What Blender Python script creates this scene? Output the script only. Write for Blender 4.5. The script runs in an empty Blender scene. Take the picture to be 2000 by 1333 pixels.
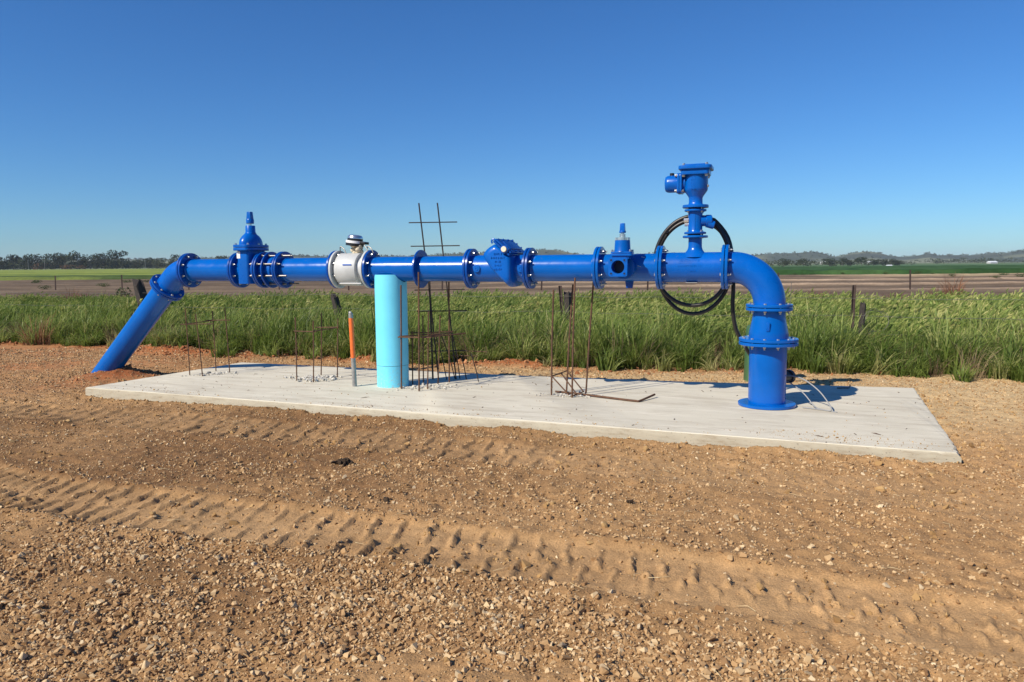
import bpy, bmesh, math, random
import numpy as np
from mathutils import Vector, Matrix
SC = bpy.context.scene
COL = SC.collection
R_ = math.radians
PI = math.pi
random.seed(4)

# ------------------------------------------------------------------ camera
pitch, roll = R_(5.890), R_(.45)
Fv = Vector((0, math.cos(pitch), -math.sin(pitch)))
U0 = Vector((0, math.sin(pitch), math.cos(pitch)))
R0 = Vector((1, 0, 0))
Rv = R0 * math.cos(roll) - U0 * math.sin(roll)
Uv = U0 * math.cos(roll) + R0 * math.sin(roll)
cam = bpy.data.cameras.new('camera')
cam.sensor_width = 36
cam.lens = 26.0
cam.clip_start = .05
cam.clip_end = 30000
co = bpy.data.objects.new('camera', cam)
COL.objects.link(co)
m = Matrix.Identity(4)
for i in range(3):
    m[i][0] = Rv[i]; m[i][1] = Uv[i]; m[i][2] = -Fv[i]
m[0][3], m[1][3], m[2][3] = 0, 0, 1.5
co.matrix_world = m
SC.camera = co

# ------------------------------------------------------------------ sky and sun
SUN_EL, SUN_PHI = 39.5, 36.0           # elevation; heading of the shadows from +X towards +Y
sx, sy = -math.cos(R_(SUN_PHI)), -math.sin(R_(SUN_PHI))
world = bpy.data.worlds.new('World')
SC.world = world
world.use_nodes = True
nt = world.node_tree
nt.nodes.clear()
wo = nt.nodes.new('ShaderNodeOutputWorld')
bg = nt.nodes.new('ShaderNodeBackground')
sk = nt.nodes.new('ShaderNodeTexSky')
sk.sky_type = 'NISHITA'
sk.sun_disc = False
sk.sun_elevation = R_(SUN_EL)
sk.sun_rotation = math.atan2(sx, sy) % (2 * PI)
sk.altitude = 200
sk.air_density = 1.0
sk.dust_density = .15
sk.ozone_density = 4.5
bg.inputs['Strength'].default_value = .075
hs_ = nt.nodes.new('ShaderNodeHueSaturation'); hs_.inputs['Saturation'].default_value = 1.15
ti = nt.nodes.new('ShaderNodeMix'); ti.data_type = 'RGBA'; ti.blend_type = 'MULTIPLY'; ti.inputs[0].default_value = 1
ti.inputs[7].default_value = (.63, .98, 1.33, 1)
nt.links.new(sk.outputs[0], hs_.inputs['Color']); nt.links.new(hs_.outputs[0], ti.inputs[6]); nt.links.new(ti.outputs[2], bg.inputs[0])
nt.links.new(bg.outputs[0], wo.inputs[0])
sl = bpy.data.lights.new('sun', 'SUN')
sl.energy = 5.0
sl.angle = R_(.5)
sl.color = (1, .92, .79)
so = bpy.data.objects.new('sun', sl)
COL.objects.link(so)
sdir = Vector((sx * math.cos(R_(SUN_EL)), sy * math.cos(R_(SUN_EL)), math.sin(R_(SUN_EL))))
so.rotation_euler = sdir.to_track_quat('Z', 'Y').to_euler()
so.location = sdir * 60
SC.view_settings.view_transform = 'Standard'
SC.view_settings.look = 'None'
SC.view_settings.exposure = .22
SC.view_settings.gamma = 1
SC.view_settings.use_curve_mapping = False
SC.cycles.volume_bounces = 0
SC.cycles.max_bounces = 6

# ------------------------------------------------------------------ helpers
def tag(o, label=None, cat=None, group=None, kind=None):
    if label: o['label'] = label
    if cat: o['category'] = cat
    if group: o['group'] = group
    if kind: o['kind'] = kind
    return o

def empty(name, loc=(0, 0, 0), rz=0):
    o = bpy.data.objects.new(name, None)
    o.empty_display_size = .1
    COL.objects.link(o)
    o.location = loc
    o.rotation_euler = (0, 0, rz)
    return o

def link(name, me, parent=None):
    o = bpy.data.objects.new(name, me)
    COL.objects.link(o)
    if parent: o.parent = parent
    return o

def basis(ax):
    a = Vector(ax).normalized()
    h = Vector((0, 0, 1)) if abs(a.z) < .9 else Vector((1, 0, 0))
    u = h.cross(a).normalized()
    return a, u, a.cross(u)

class MB:
    def __init__(s): s.v = []; s.f = []
    def add(s, vs, fs):
        n = len(s.v)
        s.v.extend([tuple(p) for p in vs])
        s.f.extend([tuple(i + n for i in f) for f in fs])
    def lathe(s, o, ax, prof, n=40, cap=True):
        """prof: list of (distance along the axis, radius)"""
        o = Vector(o); a, u, w = basis(ax)
        vs = []; fs = []
        for d, r in prof:
            for k in range(n):
                t = 2 * PI * k / n
                vs.append(o + a * d + (u * math.cos(t) + w * math.sin(t)) * r)
        for i in range(len(prof) - 1):
            for k in range(n):
                k2 = (k + 1) % n
                fs.append((i * n + k, i * n + k2, (i + 1) * n + k2, (i + 1) * n + k))
        if cap:
            fs.append(tuple(range(n))[::-1])
            L = (len(prof) - 1) * n
            fs.append(tuple(L + k for k in range(n)))
        s.add(vs, fs)
        return s
    def ring(s, o, ax, prof, n=40):
        """closed ring: first and last profile points joined"""
        s.lathe(o, ax, list(prof) + [prof[0]], n, cap=False)
        return s
    def tube(s, path, r, n=10, cap=True):
        P = [Vector(p) for p in path]
        rs = r if isinstance(r, (list, tuple)) else [r] * len(P)
        T = []
        for i in range(len(P)):
            a = P[max(0, i - 1)]; b = P[min(len(P) - 1, i + 1)]
            T.append((b - a).normalized())
        _, u, _w = basis(T[0])
        vs = []; fs = []
        for i, p in enumerate(P):
            u = (u - T[i] * u.dot(T[i])).normalized()
            w = T[i].cross(u)
            for k in range(n):
                t = 2 * PI * k / n
                vs.append(p + (u * math.cos(t) + w * math.sin(t)) * rs[i])
        for i in range(len(P) - 1):
            for k in range(n):
                k2 = (k + 1) % n
                fs.append((i * n + k, i * n + k2, (i + 1) * n + k2, (i + 1) * n + k))
        if cap:
            fs.append(tuple(range(n))[::-1])
            L = (len(P) - 1) * n
            fs.append(tuple(L + k for k in range(n)))
        s.add(vs, fs)
        return s
    def box(s, c, d, rot=None):
        c = Vector(c); hx, hy, hz = d[0] / 2, d[1] / 2, d[2] / 2
        vs = [Vector((x, y, z)) for x in (-hx, hx) for y in (-hy, hy) for z in (-hz, hz)]
        if rot is not None: vs = [rot @ p for p in vs]
        s.add([c + p for p in vs], [(0, 1, 3, 2), (4, 6, 7, 5), (0, 4, 5, 1), (2, 3, 7, 6), (0, 2, 6, 4), (1, 5, 7, 3)])
        return s
    def prism(s, poly, o, e1, e2, e3, d0, d1):
        o, e1, e2, e3 = Vector(o), Vector(e1), Vector(e2), Vector(e3)
        n = len(poly)
        vs = [o + e1 * a + e2 * b + e3 * d0 for a, b in poly] + [o + e1 * a + e2 * b + e3 * d1 for a, b in poly]
        fs = [tuple(range(n)), tuple(range(n, 2 * n))[::-1]]
        fs += [(i, i + n, (i + 1) % n + n, (i + 1) % n) for i in range(n)]
        s.add(vs, fs)
        return s
    def mesh(s, name, mat=None, bevel=0, smooth=35, seg=2):
        me = bpy.data.meshes.new(name)
        me.from_pydata(s.v, [], s.f)
        bm = bmesh.new(); bm.from_mesh(me)
        bmesh.ops.remove_doubles(bm, verts=bm.verts, dist=1e-5)
        bmesh.ops.recalc_face_normals(bm, faces=bm.faces)
        if bevel:
            ed = [e for e in bm.edges if len(e.link_faces) == 2 and e.calc_face_angle(0) > R_(30)]
            bmesh.ops.bevel(bm, geom=ed, offset=bevel, segments=seg, affect='EDGES', profile=.6)
        bm.to_mesh(me); bm.free()
        if smooth:
            me.shade_smooth()
            me.set_sharp_from_angle(angle=R_(smooth))
        if mat: me.materials.append(mat)
        return me
    def obj(s, name, mat, parent=None, bevel=0, smooth=35, seg=2):
        return link(name, s.mesh(name, mat, bevel, smooth, seg), parent)

def arc(c, e1, e2, r, a0, a1, n):
    c, e1, e2 = Vector(c), Vector(e1), Vector(e2)
    return [c + e1 * (r * math.cos(a0 + (a1 - a0) * i / n)) + e2 * (r * math.sin(a0 + (a1 - a0) * i / n)) for i in range(n + 1)]

def spline(pts, n=8):
    P = [Vector(p) for p in pts]
    P = [P[0] * 2 - P[1]] + P + [P[-1] * 2 - P[-2]]
    out = []
    for i in range(1, len(P) - 2):
        a, b, c, d = P[i - 1], P[i], P[i + 1], P[i + 2]
        for k in range(n):
            t = k / n
            out.append(.5 * ((2 * b) + (c - a) * t + (2 * a - 5 * b + 4 * c - d) * t * t + (3 * b - a - 3 * c + d) * t ** 3))
    out.append(P[-2])
    return out

def np_mesh(name, V, Fq, mat=None, smooth=False, cols=None):
    """V (n,3), Fq (m,k) with k = 3 or 4"""
    V = np.asarray(V, np.float32); Fq = np.asarray(Fq, np.int32)
    me = bpy.data.meshes.new(name)
    k = Fq.shape[1]
    me.vertices.add(len(V)); me.vertices.foreach_set('co', V.ravel())
    me.loops.add(Fq.size); me.loops.foreach_set('vertex_index', Fq.ravel())
    me.polygons.add(len(Fq)); me.polygons.foreach_set('loop_start', np.arange(0, Fq.size, k, dtype=np.int32))
    if cols is not None:
        at = me.attributes.new('tone', 'FLOAT_COLOR', 'POINT')
        c = np.ones((len(V), 4), np.float32); c[:, :cols.shape[1]] = cols
        at.data.foreach_set('color', c.ravel())
    me.update(calc_edges=True)
    me.validate()
    if smooth: me.shade_smooth()
    if mat: me.materials.append(mat)
    return me

def hash2(ix, iy, seed):
    h = (ix.astype(np.int64) * 374761393 + iy.astype(np.int64) * 668265263 + seed * 974711) & 0x7fffffff
    h = ((h ^ (h >> 13)) * 1274126177) & 0x7fffffff
    return ((h ^ (h >> 16)) & 0xffff) / 65535.0

def vn(x, y, sc, seed=0):
    x = np.asarray(x, float) / sc + 1000; y = np.asarray(y, float) / sc + 1000
    ix, iy = np.floor(x), np.floor(y); fx, fy = x - ix, y - iy
    fx = fx * fx * (3 - 2 * fx); fy = fy * fy * (3 - 2 * fy)
    a, b = hash2(ix, iy, seed), hash2(ix + 1, iy, seed)
    c, d = hash2(ix, iy + 1, seed), hash2(ix + 1, iy + 1, seed)
    return (a * (1 - fx) + b * fx) * (1 - fy) + (c * (1 - fx) + d * fx) * fy

def fbm(x, y, sc, seed=0, o=3):
    t = 0; a = 1; s = 0
    for i in range(o):
        t = t + a * vn(x, y, sc / 2 ** i, seed + 17 * i); s += a; a *= .5
    return t / s

def ss(a, b, x):
    t = np.clip((np.asarray(x, float) - a) / (b - a), 0, 1)
    return t * t * (3 - 2 * t)

# ------------------------------------------------------------------ materials
def mat(name):
    mt = bpy.data.materials.new(name); mt.use_nodes = True
    n = mt.node_tree
    b = n.nodes['Principled BSDF']
    return mt, n, b

def noise(n, scale, detail=4, rough=.55, coord='Object', vec=None, dim=None):
    t = n.nodes.new('ShaderNodeTexNoise')
    t.inputs['Scale'].default_value = scale
    t.inputs['Detail'].default_value = detail
    t.inputs['Roughness'].default_value = rough
    if vec is None:
        tc = n.nodes.new('ShaderNodeTexCoord'); vec = tc.outputs[coord]
    if dim:
        mp = n.nodes.new('ShaderNodeMapping'); mp.inputs['Scale'].default_value = dim
        n.links.new(vec, mp.inputs[0]); vec = mp.outputs[0]
    n.links.new(vec, t.inputs['Vector'])
    return t.outputs['Fac']

def ramp(n, fac, stops):
    r = n.nodes.new('ShaderNodeValToRGB')
    el = r.color_ramp.elements
    while len(el) < len(stops): el.new(.5)
    for e, (p, c) in zip(el, stops):
        e.position = p; e.color = (c[0], c[1], c[2], 1) if hasattr(c, '__len__') else (c, c, c, 1)
    n.links.new(fac, r.inputs[0])
    return r.outputs[0]

def mix(n, fac, a, b, mode='MIX'):
    x = n.nodes.new('ShaderNodeMix'); x.data_type = 'RGBA'; x.blend_type = mode
    for i, v in ((0, fac), (6, a), (7, b)):
        if hasattr(v, 'is_linked') or hasattr(v, 'links'): n.links.new(v, x.inputs[i])
        elif i == 0: x.inputs[0].default_value = v
        else: x.inputs[i].default_value = (v[0], v[1], v[2], 1)
    return x.outputs[2]

def bump(n, b, h, strength, dist=.01):
    bu = n.nodes.new('ShaderNodeBump')
    bu.inputs['Strength'].default_value = strength
    bu.inputs['Distance'].default_value = dist
    n.links.new(h, bu.inputs['Height'])
    n.links.new(bu.outputs[0], b.inputs['Normal'])

def simple(name, col, rough=.5, metal=0, spec=.5, var=.0, vs=20, bs=0, bscale=200):
    mt, n, b = mat(name)
    b.inputs['Roughness'].default_value = rough
    b.inputs['Metallic'].default_value = metal
    b.inputs['Specular IOR Level'].default_value = spec
    if var:
        f = noise(n, vs, 5)
        lo = [c * (1 - var) for c in col]; hi = [min(1, c * (1 + var)) for c in col]
        n.links.new(ramp(n, f, [(.3, lo), (.7, hi)]), b.inputs['Base Color'])
    else:
        b.inputs['Base Color'].default_value = (*col, 1)
    if bs: bump(n, b, noise(n, bscale, 3), bs, .002)
    return mt

def blue_paint(name, col, rough, dust, bs):
    mt, n, b = mat(name)
    f = noise(n, 3.5, 6)
    c = ramp(n, f, [(.35, [x * .9 for x in col]), (.7, [min(1, x * 1.1) for x in col])])
    d = ramp(n, noise(n, 26, 8, .7), [(.60, 0), (.78, 1)])
    geo = n.nodes.new('ShaderNodeNewGeometry')
    sp = n.nodes.new('ShaderNodeSeparateXYZ'); n.links.new(geo.outputs['Normal'], sp.inputs[0])
    up = ramp(n, sp.outputs[2], [(.55, 0), (1, 1)])
    mu = n.nodes.new('ShaderNodeMath'); mu.operation = 'MULTIPLY'
    n.links.new(d, mu.inputs[0]); n.links.new(up, mu.inputs[1])
    mu2 = n.nodes.new('ShaderNodeMath'); mu2.operation = 'MULTIPLY'; mu2.inputs[1].default_value = dust
    n.links.new(mu.outputs[0], mu2.inputs[0])
    c = mix(n, mu2.outputs[0], c, (.42, .36, .27))
    n.links.new(c, b.inputs['Base Color'])
    rr = ramp(n, noise(n, 11, 5), [(.3, rough * .8), (.75, rough * 1.35)])
    n.links.new(rr, b.inputs['Roughness'])
    b.inputs['Coat Weight'].default_value = .12
    b.inputs['Specular IOR Level'].default_value = .32
    b.inputs['Coat Roughness'].default_value = .12
    bump(n, b, noise(n, 60, 4), bs, .002)
    return mt

M = {}
M['blue'] = blue_paint('blue_epoxy_paint', (.0, .104, .43), .20, .5, .10)
M['cast'] = blue_paint('blue_cast_iron_paint', (.0, .102, .45), .28, .4, .25)
M['navy'] = blue_paint('deep_blue_flange_paint', (.0, .062, .32), .28, .3, .12)
M['zinc'] = simple('zinc_bolt', (.44, .44, .44), .36, .85, var=.15)
M['steel'] = simple('dark_steel_stud', (.20, .19, .18), .45, .8, var=.2)
M['rubber'] = simple('black_gasket_rubber', (.012, .012, .014), .7)
M['white'] = simple('white_grey_meter_paint', (.50, .51, .50), .45, var=.08, vs=9, bs=.1)
def pvc():
    mt, n, b = mat('pale_blue_pvc')
    tc = n.nodes.new('ShaderNodeTexCoord'); v = tc.outputs['Object']
    c = ramp(n, noise(n, 4, 5, vec=v), [(.3, (.155, .65, .86)), (.7, (.185, .72, .93))])
    sp = n.nodes.new('ShaderNodeSeparateXYZ'); n.links.new(v, sp.inputs[0])
    low = ramp(n, sp.outputs[2], [(0, .75), (.16, .25), (.45, 0)])
    spl = ramp(n, noise(n, 38, 6, .75, vec=v), [(.52, 0), (.62, 1)])
    mu = n.nodes.new('ShaderNodeMath'); mu.operation = 'MULTIPLY'; n.links.new(low, mu.inputs[0]); n.links.new(spl, mu.inputs[1])
    c = mix(n, mu.outputs[0], c, (.45, .38, .27))
    scr = ramp(n, noise(n, 9, 7, .8, vec=v, dim=(1, 1, .35)), [(.66, 0), (.72, .35)])
    c = mix(n, scr, c, (.30, .62, .70))
    n.links.new(c, b.inputs['Base Color']); b.inputs['Roughness'].default_value = .38
    bump(n, b, noise(n, 25, 3, vec=v), .04, .003)
    return mt
M['pvc'] = pvc()
M['pvc_edge'] = simple('pvc_joint_dark', (.08, .2, .25), .7)
M['hose'] = simple('black_poly_hose', (.016, .013, .011), .42, var=.3, vs=15)
M['silver'] = simple('bright_metal', (.72, .71, .68), .25, .9, var=.1)
M['sticker'] = simple('grey_sticker', (.42, .43, .43), .5)
M['whitelabel'] = simple('white_label', (.8, .8, .8), .5)
M['bluetext'] = simple('blue_print', (.12, .2, .5), .5)
M['hole'] = simple('dark_hole_shade', (.004, .008, .03), .5)
M['cream'] = simple('cream_plastic', (.75, .68, .5), .45)
M['foam'] = simple('cream_tape_wrap', (.62, .53, .38), .8, var=.25, vs=60, bs=.8, bscale=60)
M['blackplastic_shade'] = simple('black_plastic_and_shade', (.015, .015, .016), .35)
M['orange'] = simple('orange_reflective_band', (.82, .16, .03), .4, var=.1, vs=30)
M['galv'] = simple('galvanised_pipe', (.30, .29, .27), .55, .4, var=.25, vs=25)
M['green'] = simple('green_plastic', (.05, .125, .048), .55, var=.12, vs=6)
M['cable'] = simple('grey_cable', (.26, .26, .26), .45)
def rust():
    mt, n, b = mat('rusty_bar')
    f = noise(n, 35, 6, .7)
    n.links.new(ramp(n, f, [(.3, (.05, .028, .018)), (.55, (.13, .062, .032)), (.75, (.20, .095, .045))]), b.inputs['Base Color'])
    b.inputs['Roughness'].default_value = .8; b.inputs['Metallic'].default_value = .1
    return mt
M['rust'] = rust()
M['darkbar'] = simple('dark_mesh_bar', (.035, .024, .02), .75, var=.3, vs=30)
M['picket'] = simple('rusted_star_picket', (.055, .033, .026), .8, var=.3, vs=20)
def wood():
    mt, n, b = mat('weathered_dark_timber')
    f = noise(n, 18, 6, .6, dim=(6, 6, .6))
    n.links.new(ramp(n, f, [(.3, (.018, .014, .012)), (.7, (.075, .06, .05))]), b.inputs['Base Color'])
    b.inputs['Roughness'].default_value = .9
    bump(n, b, f, .8, .01)
    return mt
M['wood'] = wood()
M['wire'] = simple('grey_fence_wire', (.16, .15, .13), .6, .4)

def concrete():
    mt, n, b = mat('fresh_concrete')
    tc = n.nodes.new('ShaderNodeTexCoord'); v = tc.outputs['Object']
    big = noise(n, 1.3, 5, .6, vec=v)
    ro = n.nodes.new('ShaderNodeMapping'); ro.inputs['Rotation'].default_value = (0, 0, R_(20))
    n.links.new(v, ro.inputs[0]); rv = ro.outputs[0]
    st = noise(n, 2.6, 7, .7, vec=rv, dim=(.45, 2.6, 1))
    c = ramp(n, big, [(.3, (.55, .50, .375)), (.7, (.67, .61, .465))])
    c = mix(n, ramp(n, st, [(.38, .9), (.50, 0)]), c, (.45, .39, .28))
    c = mix(n, ramp(n, noise(n, 5.5, 7, .7, vec=rv, dim=(.4, 2.4, 1)), [(.52, 0), (.66, .9)]), c, (.75, .685, .54))
    stain = ramp(n, noise(n, 3.2, 9, .8, vec=rv, dim=(.5, 1.8, 1)), [(.55, 0), (.70, .62)])
    c = mix(n, stain, c, (.34, .25, .16))
    fine = noise(n, 120, 4, .7, vec=v)
    c = mix(n, .3, c, ramp(n, fine, [(.3, (.50, .455, .36)), (.7, (.79, .73, .60))]))
    # the formed edge: rougher, with soil and air holes
    geo = n.nodes.new('ShaderNodeNewGeometry')
    sp = n.nodes.new('ShaderNodeSeparateXYZ'); n.links.new(geo.outputs['Normal'], sp.inputs[0])
    side = ramp(n, sp.outputs[2], [(.2, 1), (.6, 0)])
    sc = ramp(n, noise(n, 6, 8, .7, vec=v, dim=(1, 1, 5)), [(.3, (.50, .455, .34)), (.55, (.43, .38, .28)), (.75, (.28, .21, .13))])
    c = mix(n, side, c, sc)
    pits = ramp(n, noise(n, 55, 3, .6, vec=v), [(.30, 1), (.36, 0)])
    mm = n.nodes.new('ShaderNodeMath'); mm.operation = 'MULTIPLY'
    n.links.new(pits, mm.inputs[0]); n.links.new(side, mm.inputs[1])
    c = mix(n, mm.outputs[0], c, (.2, .17, .13))
    n.links.new(c, b.inputs['Base Color'])
    b.inputs['Roughness'].default_value = .85
    ad = n.nodes.new('ShaderNodeMath'); ad.operation = 'ADD'
    n.links.new(st, ad.inputs[0]); n.links.new(fine, ad.inputs[1])
    bump(n, b, ad.outputs[0], .22, .008)
    return mt
M['concrete'] = concrete()
M['chip'] = simple('broken_concrete', (.50, .47, .41), .9, var=.45, vs=40, bs=.5)

def toned(name, s1, s2, lo, hi, bs, bd, rough=.95, extra=None):
    """colour from the mesh's own 'tone' attribute broken up by two noises"""
    mt, n, b = mat(name)
    at = n.nodes.new('ShaderNodeAttribute'); at.attribute_name = 'tone'
    tc = n.nodes.new('ShaderNodeTexCoord'); v = tc.outputs['Object']
    f1 = noise(n, s1, 6, .65, vec=v); f2 = noise(n, s2, 4, .7, vec=v)
    c = mix(n, 1, at.outputs['Color'], ramp(n, f1, [(.3, lo), (.7, hi)]), 'MULTIPLY')
    c = mix(n, 1, c, ramp(n, f2, [(.3, .72), (.5, 1), (.72, 1.22)]), 'MULTIPLY')
    n.links.new(c, b.inputs['Base Color'])
    b.inputs['Roughness'].default_value = rough
    b.inputs['Specular IOR Level'].default_value = .2
    ad = n.nodes.new('ShaderNodeMath'); ad.operation = 'ADD'
    n.links.new(f1, ad.inputs[0]); n.links.new(f2, ad.inputs[1])
    bump(n, b, ad.outputs[0], bs, bd)
    return mt
M['dirt'] = toned('gravelly_dirt', 14, 95, .80, 1.15, .75, .012)
M['ploughed'] = toned('ploughed_soil', .5, 5, .75, 1.2, .6, .05)
M['crop'] = toned('crop_rows', .12, 1.2, .7, 1.25, .6, .2)
M['pasture'] = toned('pasture_grass', .01, .12, .75, 1.2, .3, .3)
M['hill'] = toned('hill_grass_and_scrub', .006, .035, .7, 1.25, .2, 2.0)

def randmat(name, stops, rough=.9, trans=0, nz=None, attr=False):
    mt, n, b = mat(name)
    oi = n.nodes.new('ShaderNodeObjectInfo')
    c = ramp(n, oi.outputs['Random'], stops)
    if attr:
        at = n.nodes.new('ShaderNodeAttribute'); at.attribute_name = 'tone'
        c = mix(n, 1, c, at.outputs['Color'], 'MULTIPLY')
    if nz:
        c = mix(n, 1, c, ramp(n, noise(n, nz, 4, .6), [(.3, .75), (.7, 1.2)]), 'MULTIPLY')
    n.links.new(c, b.inputs['Base Color'])
    b.inputs['Roughness'].default_value = rough
    b.inputs['Specular IOR Level'].default_value = .25
    if trans:
        t = n.nodes.new('ShaderNodeBsdfTranslucent'); n.links.new(c, t.inputs[0])
        ms = n.nodes.new('ShaderNodeMixShader'); ms.inputs[0].default_value = trans
        n.links.new(b.outputs[0], ms.inputs[1]); n.links.new(t.outputs[0], ms.inputs[2])
        n.links.new(ms.outputs[0], n.nodes['Material Output'].inputs[0])
    return mt
M['stone'] = randmat('crushed_stone', [(0, (.23, .125, .055)), (.35, (.38, .228, .105)), (.7, (.50, .325, .160)), (.92, (.61, .445, .25)), (.95, (.38, .28, .17)), (1, (.74, .58, .36))], .9)
M['clod'] = randmat('red_clay_clod', [(0, (.22, .085, .035)), (.5, (.36, .145, .055)), (1, (.46, .22, .10))], .95)
M['grass'] = randmat('long_grass', [(0, (.12, .18, .034)), (.5, (.215, .285, .060)), (.82, (.32, .37, .10)), (1, (.50, .45, .20))], .42, .48, attr=True)
M['cereal'] = randmat('cereal_heads', [(0, (.085, .125, .030)), (.4, (.15, .185, .048)), (.75, (.20, .22, .065)), (1, (.32, .30, .12))], .6, .3, attr=True)
M['dry'] = randmat('dry_weed', [(0, (.12, .07, .045)), (.5, (.20, .13, .08)), (1, (.34, .25, .14))], .8, .15, attr=True)
M['straw'] = simple('pale_straw', (.55, .43, .24), .8, var=.3, vs=30)
M['leaf'] = randmat('gum_leaves', [(0, (.030, .042, .020)), (.5, (.042, .058, .026)), (1, (.060, .072, .034))], .8, .15, attr=True)
M['leafbrown'] = randmat('russet_leaves', [(0, (.11, .06, .035)), (1, (.15, .085, .045))], .8, .1, attr=True)
M['bushgreen'] = randmat('bush_leaves', [(0, (.035, .055, .02)), (1, (.07, .10, .03))], .8, .15, attr=True)
M['bark'] = simple('gum_bark', (.11, .09, .07), .9, var=.2, vs=2)
M['shedwhite'] = simple('white_sheet_metal', (.75, .76, .77), .4)
M['shedgrey'] = simple('grey_sheet_wall', (.5, .5, .5), .6)
M['poly'] = simple('pale_water', (.55, .58, .60), .3)

# ------------------------------------------------------------------ frame of the pipeline
TH = R_(-19.7)
BASE = Vector((2.5075, 7.1945, .1))
EX = Vector((math.cos(TH), math.sin(TH), 0)); EY = Vector((-math.sin(TH), math.cos(TH), 0))
def wl(x, y, z=0): return BASE + EX * x + EY * y + Vector((0, 0, z))

# ------------------------------------------------------------------ ground heights
SLAB = [(-5.043, 8.626), (3.293, 5.298), (4.486, 8.138), (1.978, 8.737), (.062, 9.330), (-.806, 9.640), (-4.006, 10.821)]
GX = np.array([-30, -14, -10.57, -7.82, -6.44, -5.15, -3.84, -1.58, -.78, 0, 1.45, 2.55, 3.88, 4.95, 6.23, 12, 20])
GY = np.array([22.5, 16.5, 15.0, 14.35, 13.3, 12.75, 12.4, 11.45, 11.25, 11.15, 10.6, 10.55, 10.25, 9.75, 9.2, 7.2, 4.2])
def grass_front(x): return np.interp(x, GX, GY) + .22 * (fbm(x, x * 0, .7, 5) - .5) * 2 * .6
def far_edge(x): return 23.9 - .265 * np.asarray(x)
pA = np.polyfit([-3.6, -2.43, -1.51, -.72, -.01, .63, 1.17, 1.65, 2.06], [5.06, 4.54, 4.19, 3.97, 3.70, 3.50, 3.26, 3.05, 2.84], 3)
pB = np.polyfit([-5.5, -3.88, -2.41, -1.11, -.01, .94, 1.77, 2.5, 3.12], [7.82, 7.35, 6.83, 6.24, 5.75, 5.33, 5.02, 4.71, 4.38], 2)

def in_poly(x, y, P):
    r = np.zeros(np.shape(x), bool)
    n = len(P)
    for i in range(n):
        x0, y0 = P[i]; x1, y1 = P[(i + 1) % n]
        c = ((y0 > y) != (y1 > y)) & (x < (x1 - x0) * (y - y0) / (y1 - y0 + 1e-12) + x0)
        r ^= c
    return r
def seg_dist(x, y, P):
    d = np.full(np.shape(x), 1e9)
    n = len(P)
    for i in range(n):
        x0, y0 = P[i]; x1, y1 = P[(i + 1) % n]
        dx, dy = x1 - x0, y1 - y0
        t = np.clip(((x - x0) * dx + (y - y0) * dy) / (dx * dx + dy * dy), 0, 1)
        d = np.minimum(d, np.hypot(x - x0 - t * dx, y - y0 - t * dy))
    return d

def track(x, y, p, w, pitch, seed, slant):
    c = np.polyval(p, np.clip(x, -7, 5)); dc = np.polyval(np.polyder(p), np.clip(x, -7, 5))
    ca = 1 / np.sqrt(1 + dc * dc)
    t = (y - c) * ca + .03 * (vn(x, y, .6, seed) - .5)
    s = x / ca + t * dc * ca
    env = 1 - ss(w * .82, w * 1.05, np.abs(t))
    ph = s / pitch + t * .12 / pitch + (t > 0) * .5 + .45 * (vn(x, y, .4, seed + 3) - .5) + .22 * (vn(x, y, .07, seed + 29) - .5)
    fr = ph - np.floor(ph)
    crumb = .55 + .9 * fbm(x, y, .05, seed + 23, 2)
    lug = ss(.0, .08, fr) * (1 - ss(.20, .30, fr)) * crumb
    right = ss(-.2, .9, x)
    reach = (ss(.02, .07, np.abs(t)) * .6 + .4) * (1 - right) + right * (.95 * np.exp(-((t - .03) / .13) ** 4) + .5 * ss(.14, .2, np.abs(t)) * ss(.45, .6, vn(x, y, .12, seed + 19)))
    k = np.clip(.35 + 1.3 * (fbm(x, y, .6, seed + 7) - .1), .2, 1.4)
    berm = np.exp(-((np.abs(t) - w * 1.12) / .06) ** 2)
    return env, lug * env * reach * k, berm * k

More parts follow.
